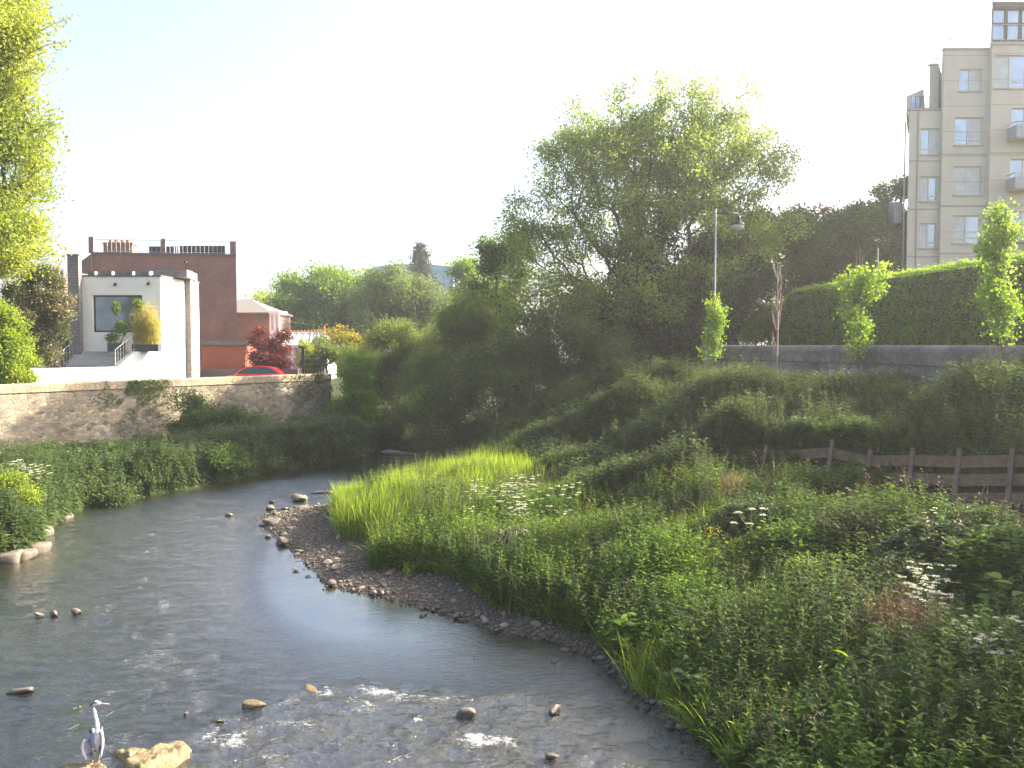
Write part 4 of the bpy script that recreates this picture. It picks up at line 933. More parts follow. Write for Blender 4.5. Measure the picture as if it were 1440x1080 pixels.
# ================================================================ TREES AND SHRUBS
def trees():
    # ---- big tree (two part crown: airy willow top, ivy-clad stems)
    big = plant('willow_tree', 'largest tree, an airy spreading pale green crown over ivy-clad trunks on the right bank', 'tree', 52,
        [(905,300,178,150),(925,215,150,100),(770,360,86,100),(1020,265,102,104),(845,205,88,82),(990,185,90,72),(735,300,44,40),(1085,240,42,62),(1060,330,66,66),(840,430,120,60,-2),(740,420,60,50,-1)],
        m_bigleaf, 2500, 50, .165, m_bark, trunk_px=888, trunk_r=.55, dr=.7, spread=.34, fork=.3, inner=.25, basez=4.3, up=.25, aspect=.5, tipr=.009, per=4)
    iv = MB(); L = [pxlobe(l, 51.5, .7) for l in [(905,440,62,80),(880,380,28,60),(925,350,36,80),(850,480,60,45),(985,400,30,60),(960,460,50,60),(890,300,16,60),(938,290,18,50)]]
    L += [pxlobe(l, 52.5, .6) for l in [(960,490,70,45),(900,500,80,40),(985,440,46,50),(840,450,60,60),(1000,490,40,40)]]; p = lobe_pts(L, 62000, .1); leaves(iv, p, .15, .3, aspect=.8); build('ivy', iv, m_ivy, big)
    # ---- trees right of the lamp
    plant('tree', 'mid green tree just right of the street lamp with light showing through its leaves', 'tree', 53, [(1045,365,55,60),(1010,400,40,50),(1075,330,38,38),(1020,330,40,30)], m_mid, 330, 85, .18, m_bark, 1035, .22, spread=.42, basez=5, fork=.25, group='trees behind the right-hand wall')
    lt = plant('leaning_tree', 'dark ivy-covered trunk leaning to the right behind the low granite wall', 'tree', 50.5, [(1062,385,26,28),(1045,415,18,20)], m_ivy, 60, 60, .15, m_bark, 1012, .42, spread=.3, basez=4.9, trunk_top=tuple(at(1055,400,50.5)))
    iv = MB(); a_ = at(1012,485,50.5); b_ = at(1058,398,50.5); f = rng.uniform(0, 1, (7000, 1)); leaves(iv, a_ + (b_ - a_) * f + nrm(rng.normal(size=(7000, 3))) * .6 * (1.1 - .4 * f), .14, .2, aspect=.8); build('ivy', iv, m_ivy, lt)
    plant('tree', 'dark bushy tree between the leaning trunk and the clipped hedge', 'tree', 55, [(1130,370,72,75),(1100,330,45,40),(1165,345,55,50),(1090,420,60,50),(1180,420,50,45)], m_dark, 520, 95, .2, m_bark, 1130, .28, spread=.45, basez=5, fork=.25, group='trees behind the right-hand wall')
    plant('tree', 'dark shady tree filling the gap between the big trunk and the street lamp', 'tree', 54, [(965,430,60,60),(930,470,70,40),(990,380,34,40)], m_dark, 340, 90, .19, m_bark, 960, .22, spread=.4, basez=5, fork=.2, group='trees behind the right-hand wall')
    plant('copper_tree', 'small copper-leaved tree top showing above the dark trees', 'tree', 57, [(1140,318,36,28),(1170,322,24,18)], m_copper, 130, 40, .17, m_bark, 1140, .2, spread=.35, basez=5, fork=.75)
    plant('tree', 'leafy green tree standing left of the dark tree by the apartments', 'tree', 57, [(1215,340,38,50),(1200,320,30,30),(1235,385,35,40),(1190,375,32,40)], m_mid, 300, 80, .18, m_bark, 1215, .25, spread=.4, basez=5, fork=.3)
    plant('tree', 'tall dark tree standing against the left edge of the apartment building', 'tree', 67, [(1262,280,28,60),(1250,340,38,60),(1268,385,40,45),(1240,300,20,30),(1300,340,40,60)], m_dark, 420, 95, .2, m_bark, 1262, .3, spread=.38, basez=5, fork=.2)
    plant('tree', 'pale sprig-topped tree directly behind the bare stake and the wall end', 'tree', 52, [(1060,455,60,40),(1025,450,36,45),(1095,460,30,30)], m_bright, 240, 85, .15, m_bark, 1062, .12, spread=.35, basez=5, fork=.2)
    # ---- dark shaded willow mass over the river
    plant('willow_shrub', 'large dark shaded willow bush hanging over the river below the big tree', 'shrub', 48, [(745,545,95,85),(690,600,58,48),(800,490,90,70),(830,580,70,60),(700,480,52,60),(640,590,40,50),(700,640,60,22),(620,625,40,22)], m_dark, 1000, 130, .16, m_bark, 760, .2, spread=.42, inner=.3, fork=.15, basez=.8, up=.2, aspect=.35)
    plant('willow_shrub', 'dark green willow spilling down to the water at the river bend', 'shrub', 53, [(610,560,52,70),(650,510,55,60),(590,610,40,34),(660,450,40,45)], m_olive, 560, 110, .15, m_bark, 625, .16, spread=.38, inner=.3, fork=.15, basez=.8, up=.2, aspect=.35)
    plant('tree', 'dark green tree showing between the bright round tree and the big tree', 'tree', 57, [(700,400,42,55),(725,360,30,40),(690,450,40,40)], m_mid, 260, 85, .18, m_bark, 705, .2, spread=.4, basez=4, fork=.2, dr=.5)
    # ---- middle distance shrubs
    plant('willow_shrub', 'yellow-green sunlit willow leaning against the far end of the stone wall', 'shrub', 55, [(500,560,30,60),(518,600,38,28),(512,520,22,34),(492,595,20,30)], m_bright, 330, 100, .14, m_bark, 495, .1, spread=.27, inner=.3, fork=.15, basez=.9, up=.3, aspect=.45)
    plant('willow_shrub', 'broad olive green sunlit willow bush in the middle of the river bend', 'shrub', 59, [(560,530,70,52),(520,495,40,26),(610,500,45,42),(560,480,60,20)], m_olive, 640, 100, .155, m_bark, 560, .14, spread=.36, inner=.3, fork=.2, basez=1.5, up=.3, aspect=.42)
    plant('shrub', 'golden and russet tipped shrub rising behind the wall end', 'shrub', 64, [(478,478,26,16),(500,490,26,18),(465,470,14,10),(525,482,18,12)], m_autumn, 150, 45, .15, m_bark, 485, .1, spread=.3, basez=3, fork=.2)
    plant('shrub', 'low olive bush immediately behind the garden gate', 'shrub', 61, [(462,500,28,24),(445,510,16,18)], m_olive, 130, 50, .14, m_bark, 462, .08, spread=.3, basez=3, fork=.2)
    plant('shrub', 'bright green young shrub between the purple tree and the gate', 'shrub', 60, [(430,498,14,22),(436,482,8,12)], m_yel, 70, 40, .13, m_bark, 430, .06, spread=.22, basez=3.4, fork=.2)
    plant('shrub', 'dark thicket in shade at the foot of the yellow-green willow', 'shrub', 53, [(540,618,40,24),(500,630,36,18),(575,625,30,22)], m_dark, 260, 60, .13, m_bark, 540, .08, spread=.3, basez=.7, fork=.1)
    # ---- background trees
    G = 'broadleaf trees beyond the gardens'
    plant('tree', 'big rounded bright green tree, leftmost of the large background trees', 'tree', 105, [(440,410,36,42),(478,405,38,34),(425,440,40,35),(475,450,48,40),(500,400,22,26)], m_bright, 420, 85, .34, m_bark, 455, .5, spread=.8, basez=4, fork=.3, group=G)
    plant('tree', 'small pale green tree low on the skyline left of the big rounded one', 'tree', 118, [(382,425,24,24),(400,438,22,18),(355,432,20,12)], m_lime, 150, 42, .32, m_bark, 384, .3, spread=.7, basez=4, fork=.3, group=G)
    plant('tree', 'dark green tree wedged between the big rounded tree and the grey-green willow', 'tree', 100, [(510,430,26,36),(495,455,30,30)], m_dark, 160, 80, .32, m_bark, 508, .3, spread=.7, basez=4, fork=.3, group=G)
    plant('weeping_willow', 'grey-green dome-shaped willow in front of the pale blue building', 'tree', 84, [(560,425,46,50),(530,445,40,38),(590,450,36,42),(545,400,28,26),(575,395,22,22)], m_silver, 620, 90, .24, m_bark, 560, .4, spread=.55, basez=3.5, fork=.25, aspect=.35)
    plant('tree', 'loose pale green tree on the right flank of the grey-green willow', 'tree', 90, [(625,455,26,34),(612,430,16,18),(640,470,18,26)], m_mid, 200, 80, .27, m_bark, 625, .25, spread=.55, basez=4, fork=.3)
    plant('tree', 'bright round-headed tree right of the pale blue building', 'tree', 96, [(668,400,34,38),(690,415,20,34),(655,425,26,34),(670,450,34,24)], m_bright, 360, 80, .3, m_bark, 664, .35, spread=.65, basez=4, fork=.3, group=G)
    # conifer: whorled tiers
    Yc = 128.0; X = (592 - 720) / FOC * Yc; zt = PZ(347, Yc); c = thing('conifer_tree', 'dark pointed conifer standing out against the pale blue building', 'tree', (X, Yc, 4.5))
    mb = MB(); mb.tube([(X, Yc, 4), (X, Yc, zt - 1)], [.35, .05], 8); lv = MB(); z = 9.0; k = 0
    while z < zt:
        f = (z - 9) / (zt - 9); r = 4.3 * (1 - f) ** .8 + .35; nb_ = 5
        for j in range(nb_):
            a_ = j * 2 * PI / nb_ + k * .9 + random.uniform(-.4, .4); L = r * random.uniform(.55, 1.2); e = np.array([X + L * math.cos(a_), Yc + L * math.sin(a_), z - .12 * L + random.uniform(-.4, .4)]); s_ = np.array([X, Yc, z + .15 * L])
            mb.tube([s_, e], [.06, .02], 4); n = int(90 * L / 2) + 70; f_ = rng.uniform(.15, 1, (n, 1)) ** .7
            leaves(lv, s_ + (e - s_) * f_ + rng.normal(size=(n, 3)) * [.3, .3, .3], .36, .3, aspect=.4)
        z += .5 + .25 * random.random(); k += 1
    build('trunk', mb, m_bark, c); build('crown', lv, m_conifer, c)
    # ---- garden of the left bank
    plant('purple_tree', 'small purple-leaved tree beside the orange timber shed', 'tree', 59, [(382,490,32,28),(365,480,20,20),(395,505,26,20),(372,512,24,14)], m_purple, 300, 42, .14, m_bark, 384, .1, spread=.22, basez=3.4, fork=.15)
    tall = plant('poplar_tree', 'tall yellow-green sunlit tree rising out of the picture at the left edge', 'tree', 42, [(-10,30,72,70),(-20,130,78,90),(-15,250,82,80),(-25,340,78,60),(-60,-60,110,120),(10,180,58,60),(0,60,60,50),(-8,320,62,50)], m_yel, 1300, 62, .17, m_bark, -60, .4, spread=.42, inner=.3, fork=.1, basez=3.4, per=4)
    # stray shoots that break the outline
    lv = MB(); tw = MB()
    for px, py, qx_, qy in ((30,60,104,22),(40,75,92,58),(40,190,90,165),(30,260,74,228),(30,290,66,262),(20,110,66,92),(40,300,62,330)):
        a_ = at(px, py, 41.5); b_ = at(qx_, qy, 41.5); tw.tube([a_, (a_ + b_) / 2 + [0, 0, .1], b_], [.03, .02, .008], 4); f = rng.uniform(0, 1, (90, 1)); leaves(lv, a_ + (b_ - a_) * f + rng.normal(size=(90, 3)) * .13, .17, .4)
    build('twig', tw, m_bark, tall); build('foliage', lv, m_yel, tall)
    plant('laurel_shrub', 'large rounded laurel with dark and pinkish leaves left of the grey brick pier', 'shrub', 45, [(50,420,38,54),(42,465,46,46),(64,440,28,50),(20,400,38,44),(10,480,42,34)], m_laurel, 760, 58, .13, m_bark, 35, .14, spread=.2, inner=.55, fork=.1, basez=3.4, aspect=.5)
    plant('shrub', 'bright yellow-green bush spilling over the stone wall at the left edge', 'shrub', 42.5, [(8,500,38,42),(-10,470,40,44),(18,522,24,26)], m_lime, 420, 55, .13, m_bark, -6, .1, spread=.2, inner=.4, fork=.1, basez=3.4)
    # potted plants on the terrace
    def pot(px, py, Y, w, label):
        z = zt_land; X = PX(px, Y); t = thing('plant_pot', label, 'plant pot', (X, Y, z)); return t, X, z
    t, X, z = pot(164, 490, YH - .9, .5, 'dark planter with a small leafy tree standing before the large window')
    mb = MB(); mb.box(X - .38, X + .55, YH - 1.25, YH - .75, z, z + .5); build('pot', mb, m_pot, t)
    lv = MB(); leaves(lv, lobe_pts([(np.array([X - .2, YH - 1, z + .75]), np.array([.45, .3, .35])), (np.array([X + .35, YH - 1, z + 1.35]), np.array([.42, .3, .45])), (np.array([X + .05, YH - 1, z + 2.5]), np.array([.3, .25, .4])), (np.array([X + 1.25, YH - .9, z + 2.75]), np.array([.36, .25, .3]))], 1500, .2), .12, .4); build('foliage', lv, m_bright, t)
    mb = MB(); mb.tube([(X, YH - 1, z + .4), (X + .1, YH - 1, z + 1.6), (X + .05, YH - 1, z + 2.5)], .03, 5); mb.tube([(X + .2, YH - 1, z + .4), (X + .8, YH - .95, z + 1.6), (X + 1.25, YH - .9, z + 2.7)], .03, 5); build('stem', mb, m_bark, t)
    t, X, z = pot(207, 490, YH - 1.0, .5, 'yellow bamboo clump growing behind the steel balustrade')
    mb = MB(); mb.box(X - .8, X + .7, YH - 1.2, YH - .7, z, z + .42); build('pot', mb, m_pot, t)
    rt_ = np.stack([X + rng.uniform(-.75, .7, 110), YH - .95 + rng.uniform(-.2, .2, 110), np.full(110, z + .4)], 1)
    hh = rng.uniform(1.3, 2.6, 110) * (1 - .25 * np.abs(rt_[:, 0] - X)); mb = MB(); ribbons(mb, rt_, nrm(np.stack([rng.normal(size=110) * .1, rng.normal(size=110) * .08, np.ones(110)], 1)), hh, .03, .08, (1, 1, .8, .4)); build('stem', mb, m_bamboo, t)
    mb = MB(); k_ = rng.integers(0, 110, 2600); f = rng.uniform(.15, 1, 2600); pp_ = rt_[k_]; pp_[:, 2] += hh[k_] * f; pp_ += rng.normal(size=(2600, 3)) * .09
    ribbons(mb, pp_, nrm(rng.normal(size=(2600, 3)) * [1, 1, .4]), .2, .03, .5); build('foliage', mb, m_bamboo, t)
    # ---- shrubs below the left wall
    S = 'shrubs along the foot of the left river wall'
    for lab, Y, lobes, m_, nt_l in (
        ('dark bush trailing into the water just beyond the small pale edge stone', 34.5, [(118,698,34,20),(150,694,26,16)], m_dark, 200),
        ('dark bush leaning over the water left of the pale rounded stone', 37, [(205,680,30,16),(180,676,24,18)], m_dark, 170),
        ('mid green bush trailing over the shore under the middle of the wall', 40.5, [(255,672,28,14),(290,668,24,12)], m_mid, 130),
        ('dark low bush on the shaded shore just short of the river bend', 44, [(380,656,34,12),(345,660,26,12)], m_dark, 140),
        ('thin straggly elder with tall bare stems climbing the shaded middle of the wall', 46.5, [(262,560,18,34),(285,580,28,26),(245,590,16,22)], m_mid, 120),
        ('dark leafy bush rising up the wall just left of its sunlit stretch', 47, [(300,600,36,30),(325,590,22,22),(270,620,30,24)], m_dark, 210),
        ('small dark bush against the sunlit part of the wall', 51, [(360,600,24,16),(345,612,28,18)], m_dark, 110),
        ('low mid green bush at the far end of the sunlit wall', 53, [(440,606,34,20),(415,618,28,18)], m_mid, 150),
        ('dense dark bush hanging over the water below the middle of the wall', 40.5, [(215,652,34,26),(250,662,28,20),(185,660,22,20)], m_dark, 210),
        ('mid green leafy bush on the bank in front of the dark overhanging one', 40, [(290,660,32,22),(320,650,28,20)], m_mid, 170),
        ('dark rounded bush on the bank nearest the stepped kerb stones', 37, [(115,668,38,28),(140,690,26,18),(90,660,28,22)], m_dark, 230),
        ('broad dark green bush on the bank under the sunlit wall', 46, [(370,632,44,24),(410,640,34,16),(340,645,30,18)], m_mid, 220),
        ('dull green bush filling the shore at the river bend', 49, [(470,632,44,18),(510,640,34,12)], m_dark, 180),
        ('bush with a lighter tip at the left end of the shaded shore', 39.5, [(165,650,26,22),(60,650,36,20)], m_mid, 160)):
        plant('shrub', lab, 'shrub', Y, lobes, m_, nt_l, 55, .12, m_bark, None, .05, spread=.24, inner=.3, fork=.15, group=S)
    # bright bush with white umbels on the near left bank
    plant('shrub', 'sunlit yellow-green bush above the pink kerb blocks at the left edge', 'shrub', 28.2, [(14,712,44,40),(-20,700,50,46),(40,728,24,24),(-60,690,60,50)], m_lime, 420, 60, .085, m_bark, 0, .04, spread=.17, inner=.4, fork=.1)
zt_land = PZ(494, YH) - .012
trees()
def wtree(label, X, Y, z0, z1, r, m_, n, s):
    f = lambda x_: 720 + x_ / Y * FOC; g = lambda z_: 485 + (6.2 - z_) * FOC / Y; k_ = FOC / Y
    plant('street_tree', label, 'tree', Y, [(f(X), g((z0 + z1) / 2), r * k_, (z1 - z0) / 2 * k_), (f(X + .6), g(z1 - 1.6), r * .6 * k_, 1.6 * k_, .8), (f(X - .5), g(z0 + 1.5), r * .8 * k_, 1.5 * k_, -.8)], m_, n, 60, .2, m_bark, f(X), .2, spread=.35, basez=5.2, fork=.35, group='street trees beyond the hedge')
wtree('street tree beyond the hedge, nearest the bridge, outside the picture on the right', 27.5, 18.5, 7.5, 13.8, 3.4, m_mid, 260, .2)
wtree('second street tree beyond the hedge, outside the picture on the right', 28, 27.0, 7.5, 13.2, 3.0, m_mid, 240, .2)
wtree('farthest of the street trees beyond the hedge, outside the picture on the right', 30, 35, 7.5, 12.6, 3.0, m_mid, 240, .2)
# ---- young staked trees in front of the right wall
m_maple = LEAF('leaf_young_maple', (.12, .22, .02), (.2, .32, .03), (.3, .4, .05), trans=.5, gain=1.3)
def sapling(Y, px, pyb, pyt, lobes, label, n, stake_top=None, dead=False):
    X = (px - 720) / FOC * Y; zb = gz(X, Y); zt_ = PZ(pyt, Y)
    t = thing('young_tree', label, 'young tree', (X, Y, zb), 'young trees planted along the low granite wall')
    mb = MB(); mb.tube([(X, Y, zb - .2), (X + .04, Y, zb + (zt_ - zb) * .5), (X, Y, zt_)], [.045, .03, .012], 6)
    N = []
    if lobes:
        L = [pxlobe(l, Y, .9) for l in lobes]; T = lobe_pts(L, n, .2)
        for q_ in T:
            z0 = max(zb + .4, q_[2] - .5 * abs(rng.normal()) - .3); mb.tube([(X, Y, z0), tuple((np.array([X, Y, z0]) * .4 + q_ * .6) + [0, 0, .08]), tuple(q_)], [.014, .01, .005], 4)
        lv = MB(); rep = np.repeat(T, 24, axis=0); leaves(lv, rep + rng.normal(size=rep.shape) * .13, .088, .2, aspect=.95); 
        build('trunk', mb, m_barkpale, t); build('crown', lv, m_maple, t)
    else:
        for k in range(34):
            z0 = zb + .3 + (zt_ - zb - .4) * random.random(); a_ = random.uniform(0, 2 * PI); l = random.uniform(.4, 1.1)
            mb.tube([(X, Y, z0), (X + .18 * math.cos(a_) * l, Y + .18 * math.sin(a_) * l, z0 + .5 * l), (X + .22 * math.cos(a_) * l, Y + .22 * math.sin(a_) * l, z0 + l)], [.014, .01, .004], 4)
        build('trunk', mb, m_stake, t)
    if stake_top:
        mb = MB()
        for dx in (-.07, .09, .02):
            mb.tube([(X + dx, Y + .1, PZ(pyb - 120, Y)), (X + dx * 1.6, Y + .1, PZ(stake_top + 20 * abs(dx) * 10, Y))], [.02, .008], 5)
        build('bare_shoot', mb, m_stake, t)
sapling(41.0, 1004, 515, 410, [(1003,430,12,20),(1006,460,15,22),(1000,490,16,20),(1008,445,14,16)], 'slim young tree with lime green leaves below the street lamp', 95, 375)
sapling(37.4, 1092, 500, 382, None, 'bare brown leafless young tree in front of the granite wall', 0)
sapling(33.0, 1207, 520, 365, [(1212,385,14,16),(1200,440,20,22),(1212,470,16,20),(1205,490,14,12),(1222,410,20,18),(1192,405,14,22),(1242,378,8,9)], 'lime leaved young tree with bare upright tips, in the middle of the clipped hedge', 130, 338)
sapling(25.2, 1408, 500, 285, [(1408,300,14,16),(1402,330,20,22),(1408,370,20,24),(1398,410,20,24),(1412,430,22,26),(1404,465,18,18),(1424,325,14,14),(1392,350,14,18)], 'tallest lime leaved young tree standing before the apartments at the right edge', 170)
# ================================================================ HEDGE
hp, hu = resample([(15.2,51.5),(16.2,45),(17.6,37),(19.2,30),(21.5,22),(24.5,12),(27,2)], .25)
hd = thing('hedge', 'long clipped green hedge with a sunlit top running behind the granite wall', 'hedge', (15.2, 51.5, 5.2))
def htop(u): return 8.45 + .75 * sstep(0, 2.2, u) + .012 * u
mb = MB(); uv_ = []; tt = np.gradient(hp, axis=0); tt /= np.linalg.norm(tt, axis=1)[:, None]; hn = np.stack([-tt[:, 1], tt[:, 0]], 1) * -1   # toward the river
hn = np.stack([tt[:, 1], -tt[:, 0]], 1)      # right-hand side of a path coming towards the camera = west (river side)
th_ = 1.5; ht = htop(hu)
prof = [(-.12, None), (-.12, 1), (-(th_ - .12), 1), (-(th_ - .12), None)]
V = []
for o_, f in prof: V.append(np.concatenate([hp + hn * (o_ - 0), (np.full(len(hp), 4.9) if f is None else ht - .14)[:, None]], 1))
V = np.array(V); Ln = len(hp); mb.add(V.reshape(-1, 3), [(k_ * Ln + i, k_ * Ln + i + 1, (k_ + 1) * Ln + i + 1, (k_ + 1) * Ln + i) for k_ in range(3) for i in range(Ln - 1)]); mb.p.append([k_ * Ln for k_ in range(4)])
build('branches', mb, m_core, hd)
lv = MB()
def hpts(n, face):
    u = rng.uniform(0, 1, n) ** .8 * (hu[-1]) ; X = np.interp(u, hu, hp[:, 0]); Y = np.interp(u, hu, hp[:, 1]); nx_ = np.interp(u, hu, hn[:, 0]); ny_ = np.interp(u, hu, hn[:, 1]); t_ = htop(u)
    lump = (fbm(u * 1.2, u * 0, 3) - .5) * .25
    if face == 0:
        z = 5.0 + (t_ - 5.0) * rng.uniform(0, 1, n); w = (fbm(u * 1.1, z * 1.1, 8) - .5) * .35 + rng.normal(size=n) * .06; rnd = np.clip((z - (t_ - .35)) / .35, 0, 1) ** 2 * .28
        o_ = w - rnd
    elif face == 1: z = t_ + (fbm(u * 2, rng.uniform(0, th_, n), 4) - .5) * .14 + rng.exponential(.05, n); o_ = -rng.uniform(0.05, th_, n)
    else: z = 5.0 + (t_ - 5) * rng.uniform(0, 1, n); o_ = -th_ + rng.normal(size=n) * .08
    P_ = np.stack([X + nx_ * o_, Y + ny_ * o_, z], 1)
    return P_, np.stack([nx_, ny_, np.zeros(n)], 1) * (1 if face == 0 else -1 if face == 2 else 0)
for n, f in ((110000, 0), (42000, 1), (9000, 2)):
    P_, nn_ = hpts(n, f); leaves(lv, P_, .10, .6 if f != 1 else 1.1, outv=nn_ * .9, aspect=.6)
n = 3200; u_ = rng.uniform(-th_, 0, n); z = rng.uniform(5, htop(0.0), n); P_ = np.stack([hp[0, 0] + hn[0, 0] * u_, hp[0, 1] + hn[0, 1] * u_, z], 1) + rng.normal(size=(n, 3)) * .08; leaves(lv, P_, .11, .5)
build('foliage', lv, m_hedge, hd)
# ================================================================ ROCKS
import bmesh
def rock_mesh(seed, sub=3, sq=(1, .8, .6), rough=.22, flat=.0):
    bm = bmesh.new(); bmesh.ops.create_icosphere(bm, subdivisions=sub, radius=1)
    v = np.array([x.co[:] for x in bm.verts]); t = np.array([[w.index for w in f.verts] for f in bm.faces]); bm.free()
    r_ = random.Random(seed)
    # facet by clipping with random planes, then roughen
    for k in range(13):
        n_ = np.array([r_.gauss(0, 1) for _ in range(3)]); n_ /= np.linalg.norm(n_); d_ = v @ n_; lim = r_.uniform(.5, .85); v -= np.maximum(0, d_ - lim)[:, None] * n_ * .92
    nz = fbm(v[:, 0] * 1.7 + seed, v[:, 1] * 1.7 + v[:, 2] * 2.1, seed, 4) - .5
    v *= (1 + nz * rough * 2)[:, None]
    return v * np.array(sq), t
PROTO = [rock_mesh(s, 3, (1, random.uniform(.65, .9), random.uniform(.42, .7))) for s in range(8)]
PM = []
for k, (v, t) in enumerate(PROTO):
    me = bpy.data.meshes.new('stone'); me.from_pydata(v.tolist(), [], t.tolist()); me.polygons.foreach_set('use_smooth', [True] * len(t)); me.materials.append(m_rock); PM.append(me)
def rock(x, y, z, s, label, group=None, k=None, name='stone', rz=None, sc=(1, 1, 1), mat=None):
    o = bpy.data.objects.new(name, PM[random.randrange(len(PM)) if k is None else k]); COL.objects.link(o)
    if mat:
        o.data = o.data.copy(); o.data.materials.clear(); o.data.materials.append(mat)
    o.location = (x, y, z); o.scale = tuple(s * a_ for a_ in sc); o.rotation_euler = (random.uniform(-.15, .15), random.uniform(-.15, .15), random.uniform(0, 6.3) if rz is None else rz)
    return tag(o, label, 'stone' if name == 'stone' else 'rock', group)
def pxrock(px, py, wpx, label, group=None, zc=.0, **kw):
    p = onz(px, py, 0); s = wpx / FOC * p[1] / 2; return rock(p[0], p[1], zc * s + .02, s, label, group, **kw)
pxrock(30, 973, 40, 'flat dark rock with a lit pink edge breaking the water at the left edge', k=1, rz=.2, sc=(1, .6, .45))
pxrock(107, 864, 17, 'small pinkish white stone at the right end of three in midstream', zc=.25, k=2)
pxrock(76, 866, 17, 'middle mossy stone of three lying in midstream', zc=.2, k=3)
pxrock(56, 867, 17, 'left mossy stone of three lying in midstream', zc=.2, k=4)
pxrock(358, 993, 46, 'brown wedge-shaped rock at the head of the foaming water', zc=.05, k=5, rz=.1, sc=(1, .55, .5), mat=m_mossrock)
pxrock(302, 1014, 36, 'small dark half-submerged rock left of the foaming water', zc=-.1, k=6, rz=.1, sc=(1, .6, .5))
pxrock(262, 1006, 12, 'tiny brown stone in front of the long slab', zc=.1)
pxrock(655, 1004, 34, 'wet rock under a hump of white water in midstream', zc=-.3, k=2)
pxrock(780, 1000, 26, 'wet dark stone in the rapids near the right bank', zc=-.05, k=3)
pxrock(782, 930, 28, 'flat dark stone just off the right shore above the rapids', zc=-.1, k=1, sc=(1, .6, .5))
pxrock(775, 1066, 30, 'pinkish stone at the bottom edge in the rapids', zc=.1, k=4)
pxrock(440, 968, 40, 'brown rock washed over by the rapids at their upper edge', zc=-.25, k=4, sc=(1, .6, .6), mat=m_mossrock)
pxrock(322, 726, 15, 'lone stone in the riffle well left of the gravel tip', zc=.2)
pxrock(428, 703, 16, 'lone dark stone in the water above the gravel tip', zc=.1)
pxrock(455, 694, 36, 'flat dark slab lying in the calm water beside the tall grass', zc=0, k=1, rz=0, sc=(1, .5, .4))
pxrock(565, 639, 60, 'pale flat slab at the far water edge of the bend', zc=0, k=1, rz=0, sc=(1, .5, .3))
pxrock(500, 643, 34, 'smaller pale flat slab at the far water edge', zc=0, k=1, rz=.1, sc=(1, .5, .3))
pxrock(402, 652, 22, 'small pale stone at the foot of the shaded bushes', zc=.1, k=3)
pxrock(383, 707, 12, 'small dark pebble stone off the tip of the gravel', zc=.1)
# long mossy slab and the heron's slab
def slab(pts, z0, zt_, name, label, mat, seed):
    """irregular slab outline (world xy) with broken edges"""
    P_ = np.array(pts); c = P_.mean(0); lo = P_.min(0) - .15; hi = P_.max(0) + .15; gx_ = np.arange(lo[0], hi[0], .025); gy_ = np.arange(lo[1], hi[1], .025); X, Y = np.meshgrid(gx_, gy_); X, Y = X.ravel(), Y.ravel()
    Xw = X + (fbm(X * 5, Y * 5, seed) - .5) * .16; Yw = Y + (fbm(X * 5, Y * 5, seed + 9) - .5) * .16; dmin = np.full(X.shape, 9.); ins = np.zeros(X.shape, bool)
    for i in range(len(P_)):
        a0, b0 = P_[i], P_[(i + 1) % len(P_)]; e = b0 - a0; t = np.clip(((Xw - a0[0]) * e[0] + (Yw - a0[1]) * e[1]) / (e @ e), 0, 1); dmin = np.minimum(dmin, np.hypot(Xw - a0[0] - t * e[0], Yw - a0[1] - t * e[1])); ins ^= ((a0[1] > Yw) != (b0[1] > Yw)) & (Xw < e[0] * (Yw - a0[1]) / (e[1] + 1e-12) + a0[0])
    sdp = np.where(ins, dmin, -dmin); cr = np.abs(fbm(X * 4 + seed, Y * 4, seed + 3, 3) - .5); Z = -.08 + (zt_ + .08) * sstep(-.05, .07, sdp) * (.93 + .07 * sstep(.0, .06, cr)) + (fbm(X * 9, Y * 9, seed + 5) - .5) * .09 * sstep(-.03, .06, sdp)
    k_ = (sdp > -.09).reshape(len(gy_), len(gx_)); kk = k_[:-1, :-1] & k_[1:, :-1] & k_[:-1, 1:] & k_[1:, 1:]; jj, ii = np.nonzero(kk); a0 = jj * len(gx_) + ii; Q = np.stack([a0, a0 + 1, a0 + len(gx_) + 1, a0 + len(gx_)], 1); us = np.unique(Q); rem = np.full(len(X), -1); rem[us] = np.arange(len(us))
    mb = MB(); mb.add(np.stack([X, Y, Z], 1)[us], rem[Q])
    o = build(name, mb, mat, origin=(c[0], c[1], 0), smooth=True); return tag(o, label, 'rock')
def wp(px, py, z=.12): q_ = onz(px, py, z); return (q_[0], q_[1])
slab([wp(168,1068), wp(196,1080), wp(225,1067), wp(262,1050), wp(270,1041), wp(255,1036), wp(222,1043), wp(190,1058)], -.2, .11, 'rock_slab', 'long moss-brown slab slanting away from the heron at the weir', m_mossrock, 3)
slab([wp(155,1050), wp(180,1058), wp(215,1047), wp(200,1044), wp(170,1046)], -.2, .07, 'rock_slab', 'low brown rock ledge behind the long mossy slab', m_mossrock, 8)
slab([wp(68,1078,.2), wp(100,1092,.2), wp(150,1094,.2), wp(154,1074,.2), wp(140,1069,.2), wp(100,1070,.2)], -.2, .2, 'rock_slab', 'pale flat rock under the heron at the bottom edge', m_mossrock, 5)
